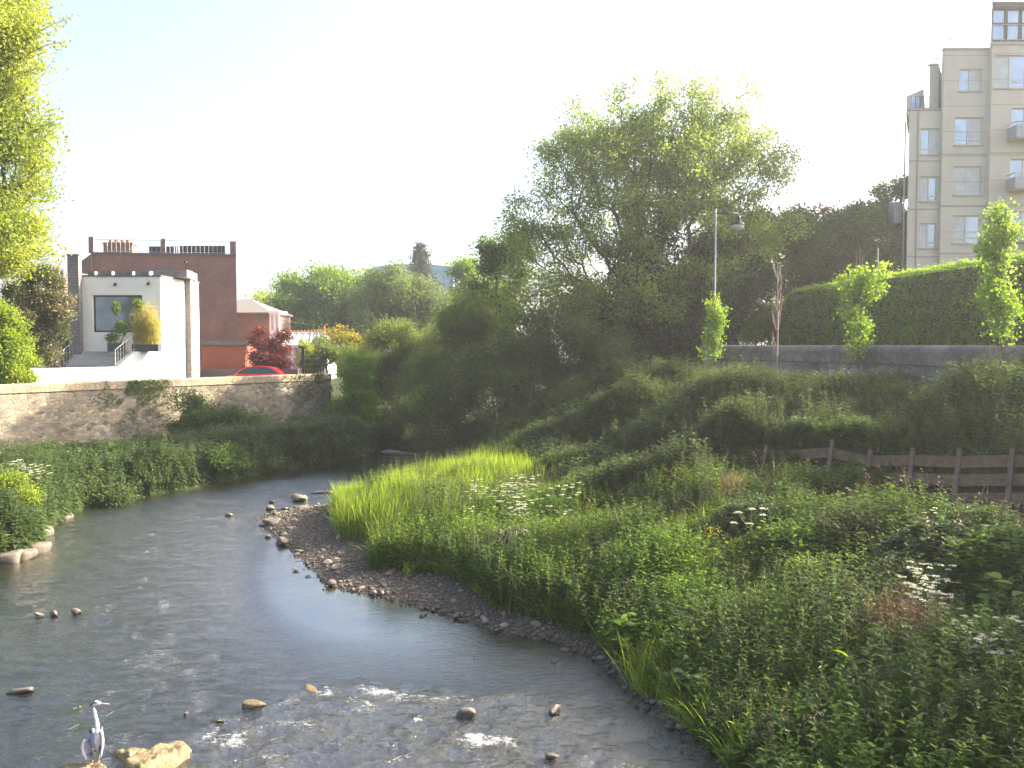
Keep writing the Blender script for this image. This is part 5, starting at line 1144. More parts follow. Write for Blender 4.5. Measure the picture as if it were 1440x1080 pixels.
# stones at the gravel tip and along the shore
Gt = 'loose stones on the gravel bar'
lb = 'rounded pinkish grey stone lying among others along the edge of the gravel bar'
R_t = random.Random(5)
tips = [(378,716,14),(428,706,22),(400,722,20),(430,718,30),(455,722,26),(478,716,22),(388,736,30),(410,738,26),(430,734,20),(372,741,12),(395,752,22),(418,752,24),(440,748,26),(462,742,20),(404,769,22),(416,784,14),(428,764,22),(422,782,18),(450,770,28),(470,762,22),(441,796,12),(457,824,18),(462,800,24),(480,812,22),(476,792,20),(495,820,26),(512,828,20),(530,836,24),(380,756,10),(384,764,8),(422,800,10),(560,846,22),(590,852,20),(610,862,20),(640,868,24),(668,878,18),(700,888,20),(730,893,16),(760,900,22),(795,912,18),(835,928,22),(868,962,26),(890,984,22),(918,1000,24),(948,1022,26),(972,1046,24),(493,724,20),(500,736,18),(486,750,20)]
for i_, (px, py, w) in enumerate(tips):
    if py > 845 and i_ % 2: continue
    pxrock(px + R_t.uniform(-9, 9), py + R_t.uniform(-6, 4), w * R_t.uniform(.6, 1.25) * (.8 if py > 800 else 1.05), lb, Gt, zc=R_t.uniform(.0, .35), sc=(1, R_t.uniform(.7, 1.1), R_t.uniform(.6, 1)))
for k_ in range(150):
    k2 = random.randrange(0, 18); a_, b_ = RV[1 + k2 % 15], RV[2 + k2 % 15]; f = random.random(); x = a_[0] + (b_[0] - a_[0]) * f; y = a_[1] + (b_[1] - a_[1]) * f
    nx_, ny_ = (b_[1] - a_[1]), -(b_[0] - a_[0]); l_ = math.hypot(nx_, ny_); d_ = random.uniform(-.4, 2.2) * (1 if y > 20 else .4); x += nx_ / l_ * d_; y += ny_ / l_ * d_
    if y < 12: continue
    s = random.lognormvariate(-2.5, .4); rock(x, y, max(gz(x, y), -.04) + s * .15, s, lb, Gt)
# gravel: too many to count
v0, t0 = rock_mesh(77, 1, (1, .8, .6)); n = 15000
bx = rng.uniform(-10.5, 5, n * 5); by = rng.uniform(12.5, 37, n * 5); sd_ = river_sd(bx, by)
wdt = np.interp(by, [12, 16, 18.5, 22, 28, 31, 34, 37], [.3, .35, .8, 1.9, 2.2, 3.2, 3.4, .8]); ok = (sd_ > -.25) & (sd_ < wdt * rng.uniform(.4, 1.15, n * 5)) & (bx > -10); bx, by = bx[ok][:n], by[ok][:n]; n = len(bx); bz = np.maximum(height(bx, by), -.05)
sz_ = rng.lognormal(-3.25, .45, n); an = rng.uniform(0, 6.28, n); tilt = rng.uniform(.6, 1, (n, 1, 3)); vv_ = v0[None] * tilt * sz_[:, None, None]; ca_, sa_ = np.cos(an)[:, None], np.sin(an)[:, None]
X = vv_[..., 0] * ca_ - vv_[..., 1] * sa_ + bx[:, None]; Y = vv_[..., 0] * sa_ + vv_[..., 1] * ca_ + by[:, None]; Z = vv_[..., 2] + bz[:, None] + sz_[:, None] * .2
mb = MB(); mb.add(np.stack([X, Y, Z], -1).reshape(-1, 3), t=(t0[None] + (np.arange(n) * len(v0))[:, None, None]).reshape(-1, 3))
tag(build('gravel', mb, m_pebble, smooth=True), 'grey brown gravel strip between the water and the tall grass', 'gravel', kind='stuff')
# kerb blocks of the near left bank
for px, py, w, h_, lab in ((4,778,34,38,'leftmost pink kerb block, cut off by the left edge'),(26,774,30,38,'squarish pink kerb block second from the left edge'),(45,766,34,34,'large pink kerb block third from the left edge'),(56,742,24,34,'tapering pink kerb stone at the corner of the bank'),(84,724,24,18,'small pale stone at the water edge beside the dark bank'),(185,690,18,16,'rounded pale stone where the bushes meet the water'),(72,700,22,44,'leaning stone slab between the bright bush and the dark bush')):
    p = onz(px, py + h_ * .4, 0); s = w * 1.05 / FOC * p[1]; hh = h_ / FOC * p[1]
    v, f_ = rock_mesh(px, 3, (1, 1, 1), .12); v = np.sign(v) * np.abs(v) ** .62; v = v / (2 * np.abs(v).max(0)); f_ = f_.tolist()
    me = bpy.data.meshes.new('kerb_block'); me.from_pydata((v * [s * 1.0, s * 1.1, hh * .55]).tolist(), [], f_); me.polygons.foreach_set('use_smooth', [True] * len(f_)); me.materials.append(m_block)
    o = bpy.data.objects.new('kerb_block', me); COL.objects.link(o); o.location = (p[0], p[1] + s * .4, hh * .15); o.rotation_euler = (0, .04, random.uniform(-.2, .3)); tag(o, lab, 'stone block')
# ================================================================ GRASS AND HERBS
def scatter(n, x0, x1, y0, y1, fn):
    xs = []; ys = []; tot = 0
    while tot < n:
        x = rng.uniform(x0, x1, n * 2); y = rng.uniform(y0, y1, n * 2); k = fn(x, y) > rng.uniform(0, 1, n * 2); xs.append(x[k]); ys.append(y[k]); tot += k.sum()
    x = np.concatenate(xs)[:n]; y = np.concatenate(ys)[:n]; return x, y
RWL = np.array(RW)
def river_side(x, y):      # 1 on the river side of the granite wall
    xw = np.interp(y, RWL[::-1, 1], RWL[::-1, 0]); return (x < xw - .1) | (y > 43.6)
def infrustum(x, y, m=4.5): return (np.abs(x) < y * .60 + m)
def stripw(y): return np.interp(y, [12, 16, 18.5, 22, 25, 28, 31, 34, 37], [.1, .12, .45, 1.3, 1.9, 1.6, 2.0, 2.2, .4])
def landR(x, y):
    d = river_sd(x, y); return (d > stripw(y) * (.8 + .5 * vnoise(x * .8, y * .8, 9))) & (x > -5.6 - (y - 28) * .2) & river_side(x, y) & infrustum(x, y)
toe = np.array([(12, 7.5), (16, 7.2), (20, 6.3), (24, 5.4), (28, 3.8), (32, 3.0), (36, 2.4), (40, 1.0)])
def toeX(y): return np.interp(y, toe[:, 0], toe[:, 1])
def grassland(x, y): return landR(x, y) * (x < toeX(y) + 1.2 * (vnoise(x, y, 4) - .5)) * (.25 + .75 * sstep(.3, .6, vnoise(x * .7, y * .7, 21))) * (y < 42)
def nofence(x, y):
    xw = np.interp(y, RWL[::-1, 1], RWL[::-1, 0]); return nofence0(x, y) * (1 - .6 * sstep(3.2, .8, xw - x) * (y > 31) * (y < 44))
def nofence0(x, y):   # nothing tall grows right in front of the clear stretch of timber fence
    fx = np.interp(y, FENCE[:, 1], FENCE[:, 0]); f = x - fx; return 1 - .78 * (f > -3.0) * (f < .7) * (y < 23.5) * (y > 16) - .1 * (f > -1.4) * (f < .2) * (y >= 23.5) * (y < 28)
def do_grass(name, label, n, fn, box, hmin, hmax, w, mat, lean=.25, bend=.35, patch=.8, tall=None):
    n = int(n * (1.25 if box[1] > 20 else 1))
    x, y = scatter(n, *box, fn); z = height(x, y); h = (hmin + (hmax - hmin) * rng.uniform(0, 1, n) ** 1.3) * (1 - patch * .5 + patch * vnoise(x * .8 + 5, y * .8, 14))
    h = h * nofence(x, y)
    if tall is not None: h = h * tall(x, y)
    P_ = np.stack([x, y, z - .03], 1); la = vnoise(x * .5, y * .5, 33) * 6.28; d = np.stack([rng.normal(size=n) * lean + .12 * np.cos(la), rng.normal(size=n) * lean + .12 * np.sin(la), np.ones(n)], 1)
    mb = MB(); ribbons(mb, P_, d, h, w, bend * rng.uniform(.2, 1.6, n), (.7, 1, .75, .08)); o = build(name, mb, mat); return tag(o, label, 'grass', kind='stuff')
def herbs(mbl, mbs, x, y, h, nl, ll, lw, droop=.45, zz=None, top=True, angle=.5):
    n = len(x); z = height(x, y) if zz is None else zz
    root = np.stack([x, y, z - .03], 1); sd = nrm(np.stack([rng.normal(size=n) * .13, rng.normal(size=n) * .13, np.ones(n)], 1))
    ribbons(mbs, root, sd, h, .014, .03, (1, 1, .8, .5))
    f = np.tile(np.linspace(.12, 1, nl), (n, 1)) + rng.uniform(-.03, .03, (n, nl)); az = np.cumsum(np.full((n, nl), 2.4), 1) + rng.uniform(0, 6.28, (n, 1))
    P_ = root[:, None] + sd[:, None] * (h[:, None] * f)[..., None]; el = angle + .5 * f
    d = np.stack([np.cos(az), np.sin(az), el], -1); L = ll * (.55 + .75 * np.sin(np.clip(f, 0, 1) * PI * .85 + .25)) * rng.uniform(.7, 1.2, (n, nl))
    P_ = P_.reshape(-1, 3); d = d.reshape(-1, 3); L = L.ravel(); side = np.stack([-d[:, 1], d[:, 0], np.zeros(len(d))], 1) + rng.normal(size=d.shape) * .3
    ribbons(mbl, P_, d, L, L * lw, droop, (.25, 1, .75, .05), sidev=side)
# lit grass on the bar
do_grass('grass', 'tall bright green grass and reeds covering the gravel bar', 62000, grassland, (-7.5, 9, 12.5, 42), .45, 1.0, .016, m_grass, tall=lambda x, y: 1 + .15 * (y > 24))
def tip_clump(x, y): return np.exp(-(((x + 4.8) / 1.6) ** 2 + ((y - 29.5) / 2.6) ** 2)) * landR(x, y) + np.exp(-(((x + 1.5) / 2.6) ** 2 + ((y - 34.5) / 2.6) ** 2)) * landR(x, y) * .6
do_grass('reed_grass', 'taller reed-like grass clump at the upstream tip of the gravel bar', 15000, tip_clump, (-7.5, 2, 24, 40), .9, 1.45, .02, m_grass, lean=.13, bend=.2, patch=.4)
# ground layer on the bank, grass with the shade put into a darker blade colour
def bank(x, y): return landR(x, y) * (x > toeX(y) - 1.5) * (y < 50)
do_grass('grass', 'rough grass over the slope of the right bank, shade toned into its blades', 60000, bank, (-2, 22, 10, 50), .3, .8, .016, LEAF('grass_shade_tone', (.04, .08, .018), (.07, .12, .025), (.13, .16, .05), trans=.45), bend=.5)
def crest(x, y): return landR(x, y) * (height(x, y) > 4.0) * (y > 30) * (y < 46)
do_grass('meadow_grass', 'pale seeding grass along the sunlit crest of the right bank', 16000, crest, (0, 14, 30, 46), .3, .7, .014, LEAF('seed_grass', (.12, .16, .03), (.18, .22, .05), (.28, .27, .1), trans=.5), lean=.15)
# herbs: nettles and willowherb in drifts
def herb_layer(label, name, n, fn, box, hm, hM, nl, ll, lw, mat, seed, droop=.45, thr=.45):
    n = int(n * (1.22 if box[1] > 20 else 1))
    g = lambda x, y: fn(x, y) * sstep(thr - .08, thr + .08, vnoise(x * .45 + seed, y * .45, seed)) * np.clip(22 / y, .35, 1)
    x, y = scatter(n, *box, g); h = (hm + (hM - hm) * rng.uniform(0, 1, n)) * (.7 + .6 * vnoise(x * .9, y * .9, seed + 3)) * (.6 + .8 * vnoise(x * .4, y * .4, 91)) * nofence(x, y)
    a_, b_ = MB(), MB(); herbs(a_, b_, x, y, h, nl, ll, lw, droop); o = build(name, a_, mat); tag(o, label, 'undergrowth', kind='stuff'); s_ = build('stem', b_, m_stem, o); s_['kind'] = 'stuff'
full = (-5, 24, 10, 50)
herb_layer('leafy nettle beds spread over the right bank', 'nettles', 9000, landR, full, .5, 1.0, 22, .13, .42, m_herb, 31, thr=.4)
herb_layer('narrow-leaved willowherb drifts on the right bank', 'willowherb', 7000, landR, full, .6, 1.15, 26, .14, .2, m_herbd, 52, thr=.42)
herb_layer('low bramble and broad-leaved weeds covering the right bank', 'ground_cover', 7500, landR, full, .25, .6, 14, .16, .55, m_herb, 73, droop=.6, thr=.35)
herb_layer('bright weeds growing through the grass on the bar', 'nettles', 2600, grassland, (-7.5, 9, 12.5, 42), .5, .95, 20, .12, .38, m_bright, 14, thr=.45)
herb_layer('tall grey-green leafy stems crowding the top of the right bank', 'mugwort', 3800, lambda x, y: landR(x, y) * (height(x, y) > 3.7) * (y < 38) , (5, 20, 14, 40), .7, 1.25, 30, .13, .3, m_herbd, 66, thr=.3)
def far(x, y): return landR(x, y) * (y > 27) * (y < 47) * (x > toeX(y) - 2) * sstep(.35, .6, vnoise(x * 1.1, y * 1.1, 17)) * (y / 22)
herb_layer('dark leafy weeds and brambles tumbling down the far part of the slope', 'brambles', 9000, far, (-3, 20, 27, 47), .5, 1.15, 16, .19, .5, m_dark, 88, thr=.2)
herb_layer('grey-green tall weeds standing in drifts on the far part of the slope', 'tall_weeds', 5000, far, (-3, 20, 27, 47), .7, 1.3, 22, .17, .25, m_herbd, 97, thr=.45)
# left bank ground layer
def landL(x, y): d = river_sd(x, y); return (.5 + .5 * (d < 1.3)) * ((d > -.05) & (wall_s(x, y) < -.1) & (x < np.where(y < 38.5, -11.5, -6.5)) & (y > 24) & (y < 60) & (wall_t(x, y) < WLEN + 2))
def hl(label, name, n, hm, hM, nl, ll, lw, mat, seed, thr=.3):
    x, y = scatter(n, -26, -6.5, 24, 60, lambda x, y: landL(x, y) * sstep(thr - .1, thr + .1, vnoise(x * .5, y * .5, seed))); h = rng.uniform(hm, hM, n) * (.6 + .8 * vnoise(x * .7, y * .7, seed + 2)) * (.45 + .55 * sstep(-1.5, -5, wall_s(x, y))); a_, b_ = MB(), MB(); herbs(a_, b_, x, y, h, nl, ll, lw, .5); o = build(name, a_, mat); tag(o, label, 'undergrowth', kind='stuff'); s_ = build('stem', b_, m_stem, o); s_['kind'] = 'stuff'
hl('leafy undergrowth between the left river wall and the water, shade darkened into its leaves', 'undergrowth', 9500, .6, 1.3, 22, .17, .42, m_dark, 41)  # darker leaf green carries the shade below the wall
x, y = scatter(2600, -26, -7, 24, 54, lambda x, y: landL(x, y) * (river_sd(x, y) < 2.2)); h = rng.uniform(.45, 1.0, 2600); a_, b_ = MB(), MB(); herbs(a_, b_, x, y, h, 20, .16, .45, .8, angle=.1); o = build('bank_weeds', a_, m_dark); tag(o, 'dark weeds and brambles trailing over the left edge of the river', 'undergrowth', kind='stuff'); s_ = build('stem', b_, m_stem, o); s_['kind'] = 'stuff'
x, y = scatter(16000, -26, -6.5, 24, 60, lambda x, y: landL(x, y) * 1.0); mb = MB(); ribbons(mb, np.stack([x, y, height(x, y) - .03], 1), nrm(np.stack([rng.normal(size=16000) * .25, rng.normal(size=16000) * .25, np.ones(16000)], 1)), rng.uniform(.3, .8, 16000) * (.5 + .5 * sstep(-1.5, -5, wall_s(x, y))), .022, rng.uniform(.2, .8, 16000)); tag(build('grass', mb, m_dark), 'coarse grass along the left bank below the wall, shade darkened into its blades', 'grass', kind='stuff')  # grass takes the dark leaf green too, as painted shade
# ivy and trailing plants on the walls
lv = MB(); n = 2600; s_ = WLEN - np.abs(rng.normal(size=n) * 1.3) ; k = rng.uniform(size=n) < .55; s_[k] = tpw = rng.normal(size=k.sum()) * 1.1 + (WLEN - 13.6)
z = 4.35 - rng.exponential(.9, n); z = np.clip(z, .9, 4.4); P_ = np.stack([WA[0] + WD[0] * s_ - WN[0] * .08, WA[1] + WD[1] * s_ - WN[1] * .08, z], 1) + rng.normal(size=(n, 3)) * .04
g = vnoise(s_ * 1.5, z * 1.5, 3) > .5; leaves(lv, P_[g], .12, 0, outv=np.array([-WN[0], -WN[1], 0]) * 1.5, aspect=.8)
tag(build('creeper', lv, m_mid, origin=(WB[0] - 5, WB[1] - 7, 2)), 'thin green creeper trailing down the sunlit face of the left wall', 'creeper')
# individual herb clumps ---------------------------------------------------
def clump(name, label, cat, x, y, r, n, h0, h1, mat, kind='herb', nl=20, ll=.14, lw=.3, w=.014, lean=.15, bend=.25, group=None, flower=None):
    z = gz(x, y); t = thing(name, label, cat, (x, y, z), group); a_ = rng.uniform(0, 6.28, n); rr = r * rng.uniform(0, 1, n) ** .6; X = x + rr * np.cos(a_); Y = y + rr * np.sin(a_)
    h = rng.uniform(h0, h1, n) * (1 - .3 * (rr / r) ** 2); zz = height(X, Y); mb = MB()
    if kind == 'grass':
        d = np.stack([rng.normal(size=n) * lean + (X - x) / r * .12, rng.normal(size=n) * lean + (Y - y) / r * .12, np.ones(n)], 1); ribbons(mb, np.stack([X, Y, zz - .03], 1), d, h, w, bend * rng.uniform(.3, 1.5, n)); build('blades', mb, mat, t)
    elif kind == 'seed':
        d = nrm(np.stack([rng.normal(size=n) * lean, rng.normal(size=n) * lean, np.ones(n)], 1)); root_ = np.stack([X, Y, zz - .03], 1); ribbons(mb, root_, d, h, .010, .1, (1, 1, .8, .5)); build('stem', mb, mat, t)
        sp = MB(); k_ = rng.integers(0, n, n * 16); f = rng.uniform(.45, 1, n * 16); P_ = root_[k_] + d[k_] * (h[k_] * f)[:, None] + rng.normal(size=(n * 16, 3)) * .022; ribbons(sp, P_, nrm(rng.normal(size=(n * 16, 3)) * .6 + [0, 0, .9]), .06, .014, .3); build('seed_heads', sp, mat, t)
    else:
        st = MB(); herbs(mb, st, X, Y, h, nl, ll, lw, .45, zz); build('foliage', mb, mat, t); build('stem', st, m_stem, t)
    if flower:
        fl = MB(); m = n // 2; c = np.stack([X[:m], Y[:m], zz[:m] + h[:m]], 1); rep = np.repeat(c, 9, axis=0) + rng.normal(size=(m * 9, 3)) * .035; leaves(fl, rep, .035, 1, aspect=1); build('flowers', fl, flower, t)
    return t
def g3(px, py): p = gp(px, py); return p[0], p[1]
for px, py, r, n, h0, h1, lab in ((1262,930,.75,330,.8,1.35,'large brown dead seed-head clump in the shaded lower right bank'),(1300,935,.45,150,.7,1.15,'rusty dead seed-head clump touching the right side of the large brown one'),(1185,870,.35,110,.6,1.0,'smaller brown dead seed-head clump behind and left of the large one'),(1010,715,.8,240,.5,1.0,'pale brown dead grass tussock below the leftmost timber posts'),(970,735,.7,180,.4,.8,'low fawn dead grass tussock left of the leftmost timber posts'),(1035,840,.45,150,.5,.8,'reddish brown seed-head clump at the right edge of the lit grass'),(1010,810,.35,90,.5,.8,'brown docks tangled behind the leafy lit mound'),(858,790,.5,120,.3,.6,'straw coloured broken stems in the middle of the lit bank'),(780,795,.3,80,.6,.9,'slim straw coloured tuft beside the dark hollow'),(1070,880,.3,60,.5,.8,'short brown clump below the reddish seed-heads'),(775,700,.6,140,.5,.8,'dull brown flowering dock patch at the top of the lit grass')):
    x, y = g3(px, py); clump('dead_grass_clump', lab, 'dead grass', x, y, r, n, h0, h1, m_straw, 'seed', group='dead seed-head clumps')
for px, py, r, n, h0, h1, m_, lab in ((915,835,1.35,520,.9,1.45,m_bright,'rounded mound of bright leafy weeds at the edge of the sunlit bank'),(965,890,1.0,330,.8,1.25,m_bright,'sunlit leafy clump spilling over the near side of the mound'),(940,965,.4,70,.4,.7,m_bright,'small sunlit leafy clump low on the near shore'),(1130,850,.35,50,.7,1.05,m_lime,'lime green willowherb tips catching light in the shaded bank'),(1105,862,.25,30,.5,.8,m_lime,'smaller lime green tips left of the others in the shaded bank'),(1190,960,.5,60,.6,.9,m_bright,'bright narrow-leaved shoots at the lower right of the bank'),(1300,968,.4,40,.6,.9,m_lime,'yellow-green willowherb shoots near the white flowers'),(735,690,.6,120,.4,.7,m_bright,'short leafy clump behind the white flower bank'),(690,760,.6,120,.5,.8,m_bright,'leafy clump around the dark hollow in the grass'),(1340,570,1.1,260,.9,1.5,m_herbd,'tall grey-green leafy clump overtopping the granite wall at right'),(1260,575,.8,150,.7,1.2,m_herbd,'grey-green leafy clump beside the tallest one on the bank top'),(1210,565,.5,80,.6,1.0,m_herbd,'small grey-green leafy clump under the middle young tree'),(1420,590,.9,170,.8,1.2,m_herbd,'grey-green leafy clump cut by the right edge'),(800,580,1.0,170,.7,1.2,m_herbd,'pale shaded leafy clump left of the lit crest'),(940,560,.9,170,.6,1.0,m_mid,'leafy sunlit clump on the crest of the bank'),(1060,600,.8,150,.5,.9,m_herbd,'soft grey-green clump above the leftmost posts')):
    x, y = g3(px, py); clump('leafy_plant', lab, 'plant', x, y, r, n, h0, h1, m_, 'herb', nl=24, ll=.15, lw=.3, group='leafy weed clumps on the bank')
sl = [(1345,600,1.3,420,1.2,1.9,.18,.25,m_herbd),(1400,610,1.2,380,1.1,1.7,.16,.3,m_mid),(1262,600,1.1,320,1.0,1.6,.18,.25,m_herbd),(1185,612,1.1,300,.9,1.4,.14,.4,m_dark),(1115,606,1.1,300,.9,1.4,.15,.3,m_herbd),(1045,604,1.0,260,.8,1.3,.14,.4,m_mid),
 (960,604,1.2,330,.9,1.4,.15,.35,m_dark),(890,612,1.2,330,.9,1.5,.16,.25,m_herbd),(825,624,1.3,330,.9,1.5,.16,.25,m_dark),(765,634,1.2,300,.8,1.3,.14,.3,m_herbd),(1005,655,1.0,240,.7,1.2,.13,.35,m_dark),(920,665,1.1,260,.7,1.2,.14,.3,m_herbd),(855,675,1.0,240,.6,1.1,.13,.3,m_mid),(1110,655,.9,220,.7,1.1,.14,.4,m_dark),(1200,650,.8,180,.6,1.0,.14,.4,m_mid),(705,640,1.0,260,.7,1.2,.14,.3,m_dark),(745,605,1.2,300,.8,1.4,.15,.3,m_dark),(800,590,1.2,320,.9,1.5,.15,.28,m_herbd),(860,580,1.1,300,.7,1.2,.14,.35,m_dark),(930,575,1.0,280,.6,1.1,.13,.3,m_herbd),(1000,572,1.0,260,.6,1.0,.13,.35,m_mid),(1080,572,1.0,260,.6,1.0,.13,.35,m_herbd),(1150,575,1.0,280,.7,1.1,.14,.3,m_dark),(780,650,1.0,260,.6,1.1,.13,.3,m_dark),(900,640,1.0,280,.7,1.2,.14,.3,m_dark),(1050,640,1.0,260,.6,1.1,.13,.3,m_dark)]
for i_, (px, py, r, n, h0, h1, ll, lw, m_) in enumerate(sl):
    x, y = g3(px, py); clump('leafy_shrub', 'one of the tall leafy shrubs crowding the slope above the timber retaining fence', 'shrub', x, y, r, n, h0, h1, m_, 'herb', nl=26, ll=ll, lw=lw, group='leafy shrubs on the upper slope')
sl = [(1105,815,.9,240,.8,1.3,.2,.45,m_herb),(1185,790,.9,240,.8,1.3,.16,.3,m_herbd),(1350,765,1.0,240,.5,.8,.18,.28,m_mid),(1410,830,.9,220,.8,1.2,.2,.5,m_herb),(1250,850,.6,150,.6,1.0,.13,.3,m_herbd),(1130,980,.7,220,.6,1.0,.12,.25,m_herb),(1250,1040,.8,260,.5,.9,.11,.3,m_bright),(1385,1050,.8,260,.5,.9,.12,.25,m_herb),(1045,1040,.6,190,.5,.9,.11,.22,m_herbd),(1010,980,.6,190,.6,1.0,.12,.25,m_herb),(1300,800,.8,200,.5,.9,.2,.4,m_dark),(1060,760,.9,220,.7,1.1,.15,.4,m_dark),(960,740,.9,220,.7,1.1,.15,.3,m_herbd)]
for i_, (px, py, r, n, h0, h1, ll, lw, m_) in enumerate(sl):
    x, y = g3(px, py); clump('leafy_plant', 'one of the bushy leafy mounds on the shaded bank below the timber retaining fence', 'plant', x, y, r, n, h0, h1, m_, 'herb', nl=24, ll=ll, lw=lw, group='leafy mounds on the lower bank')
x, y = g3(1000, 800); clump('wallflower_clump', 'few yellow-flowered stems behind the leafy lit mound', 'plant', x, y, .5, 26, .6, .95, m_herb, 'herb', flower=m_yellowp)
x, y = g3(965, 800); clump('wallflower_clump', 'thin yellow-flowered stems left of the brighter yellow ones', 'plant', x, y, .5, 14, .5, .8, m_herb, 'herb', flower=m_yellowp)
big_l = [(905,905,.5,30),(880,930,.4,22),(985,1000,.5,34),(1090,905,.5,30),(1160,905,.5,28),(1230,985,.5,32),(1330,1040,.5,30),(1420,900,.6,36),(1160,850,.5,26),(720,770,.4,24),(830,830,.4,24),(800,870,.4,22),(1340,850,.6,30),(1060,1000,.4,24)]
for px, py, r, n in big_l:
    x, y = g3(px, py); z = gz(x, y); t = thing('butterbur_plant', 'one of the big soft-leaved plants standing out among the small-leaved weeds', 'plant', (x, y, z), 'broad-leaved plants on the lower bank'); mb, st = MB(), MB(); a_ = rng.uniform(0, 6.28, n); rr = r * np.sqrt(rng.uniform(0, 1, n)); X, Y = x + rr * np.cos(a_), y + rr * np.sin(a_); h = rng.uniform(.45, .95, n); Z = height(X, Y)
    ribbons(st, np.stack([X, Y, Z - .03], 1), nrm(np.stack([rng.normal(size=n) * .15, rng.normal(size=n) * .15, np.ones(n)], 1)), h, .014, .05, (1, 1, .8, .6)); k_ = np.repeat(np.arange(n), 3); d = nrm(np.stack([np.cos(a_[k_] * 3 + k_), np.sin(a_[k_] * 3 + k_ * 1.7), rng.uniform(.1, .9, len(k_))], 1))
    ribbons(mb, np.stack([X[k_], Y[k_], Z[k_] + h[k_] * rng.uniform(.55, 1, len(k_))], 1), d, rng.uniform(.16, .3, len(k_)), rng.uniform(.09, .16, len(k_)), .5, (.45, 1, .85, .1), sidev=np.stack([-d[:, 1], d[:, 0], np.zeros(len(d))], 1) + rng.normal(size=d.shape) * .25)
    build('foliage', mb, random.choice([m_herb, m_bright, m_mid]), t); build('stem', st, m_stem, t)
x, y = scatter(700, -5, 22, 11, 44, lambda x, y: landR(x, y) * sstep(.4, .6, vnoise(x * .6, y * .6, 123)) * np.clip(20 / y, .3, 1)); n = 700; mb = MB(); h = rng.uniform(.7, 1.35, n); d = nrm(np.stack([rng.normal(size=n) * .3, rng.normal(size=n) * .3, np.ones(n)], 1)); P_ = np.stack([x, y, height(x, y)], 1); ribbons(mb, P_, d, h, .012, rng.uniform(0, .5, n), (1, 1, .8, .4)); k_ = rng.integers(0, n, n * 9); ribbons(mb, P_[k_] + d[k_] * (h[k_] * rng.uniform(.6, 1, n * 9))[:, None], nrm(rng.normal(size=(n * 9, 3)) + [0, 0, .6]), .07, .014, .3); tag(build('dead_stems', mb, m_straw), 'thin dead brown stems standing and leaning among the weeds of the right bank', 'dead stems', kind='stuff')
# dock plant: broad upright leaves
x, y = g3(850, 772); t = thing('dock_plant', 'broad bright upright dock leaves standing alone against the shaded bank', 'plant', (x, y, gz(x, y))); mb = MB(); n = 26; d = np.stack([rng.normal(size=n) * .4, rng.normal(size=n) * .35, np.ones(n)], 1); ribbons(mb, np.tile([[x, y, gz(x, y)]], (n, 1)) + rng.normal(size=(n, 3)) * [.3, .2, 0], d, rng.uniform(.5, .9, n), .11, .25, (.3, .8, 1, .8, .1)); build('leaf_blades', mb, m_lime, t)
# dark hollow shrub in the grass
x, y = g3(722, 795); P_ = lobe_pts([(np.array([x, y, gz(x, y) + .45]), np.array([.7, .5, .5]))], 2600, .3); mb = MB(); leaves(mb, P_, .07, .2); t = thing('bramble_bush', 'small dark bramble bush with brown arching stems in the lit grass', 'shrub', (x, y, gz(x, y))); build('foliage', mb, m_ivy, t); mb = MB()
for k in range(16):
    a_ = random.uniform(0, 6.28); mb.tube([(x, y, gz(x, y)), (x + .35 * math.cos(a_), y + .3 * math.sin(a_), gz(x, y) + .95), (x + .8 * math.cos(a_), y + .6 * math.sin(a_), gz(x, y) + .5)], [.012, .01, .005], 4)
build('stem', mb, m_stake, t)
x, y = g3(575, 812); clump('willow_sprig', 'single yellow-green sprig growing out of the bare gravel', 'plant', x, y, .14, 7, .3, .55, m_lime, 'herb', nl=12, ll=.09, lw=.35)
# ---- cow parsley
def parsley_proto(seed):
    r_ = random.Random(seed); t = thing('cow_parsley', '', 'flower', (0, 0, 0)); mb = MB(); heads = []
    H_ = 1.0; mb.tube([(0, 0, -.05), (.02, .01, H_ * .5), (0, 0, H_)], [.010, .008, .005], 5); heads.append((0, 0, H_))
    for k in range(6):
        z = H_ * (.35 + .09 * k); a_ = k * 2.4 + r_.uniform(-.3, .3); l = .34 * (1.1 - .08 * k); e = (l * math.cos(a_) * .75, l * math.sin(a_) * .75, z + l * .95); mb.tube([(0, 0, z), (e[0] * .5, e[1] * .5, z + l * .4), e], [.006, .005, .004], 4); heads.append(e)
    build('stem', mb, m_stem, t)
    lv = MB(); n = 130; a_ = rng.uniform(0, 6.28, n); rr = rng.uniform(.02, .28, n); leaves(lv, np.stack([rr * np.cos(a_), rr * np.sin(a_), rng.uniform(.05, .6, n)], 1), .075, .7, aspect=.45); build('foliage', lv, m_herb, t)
    for hx_, hy_, hz_ in heads:
        mb = MB(); n = 14; a_ = rng.uniform(0, 6.28, n); rr = .055 * np.sqrt(rng.uniform(0, 1, n)); c = np.stack([hx_ + rr * np.cos(a_), hy_ + rr * np.sin(a_), hz_ + .02 - rr * .15], 1)
        rep = np.repeat(c, 5, axis=0) + rng.normal(size=(n * 5, 3)) * [.009, .009, .004]; leaves(mb, rep, .014, 2.0, aspect=1); build('flower_head', mb, m_petal, t)
    return t
PP = [parsley_proto(s) for s in range(3)]; used = [False] * 3
def parsley(px, py, s, label, group):
    if isinstance(px, int): x, y = g3(px, py)
    k = random.randrange(3); r_ = PP[k]
    if not used[k]: used[k] = True; r_.location = (x, y, gz(x, y)); r_.scale = (s,) * 3; r_['label'] = label; r_['group'] = group; return
    dup(r_, (x, y, gz(x, y)), random.uniform(0, 6.28), s, label, group)
def drift(pts, label, group):
    for px, py, s in pts: parsley(px, py, s, label, group)
R_ = random.Random(4)
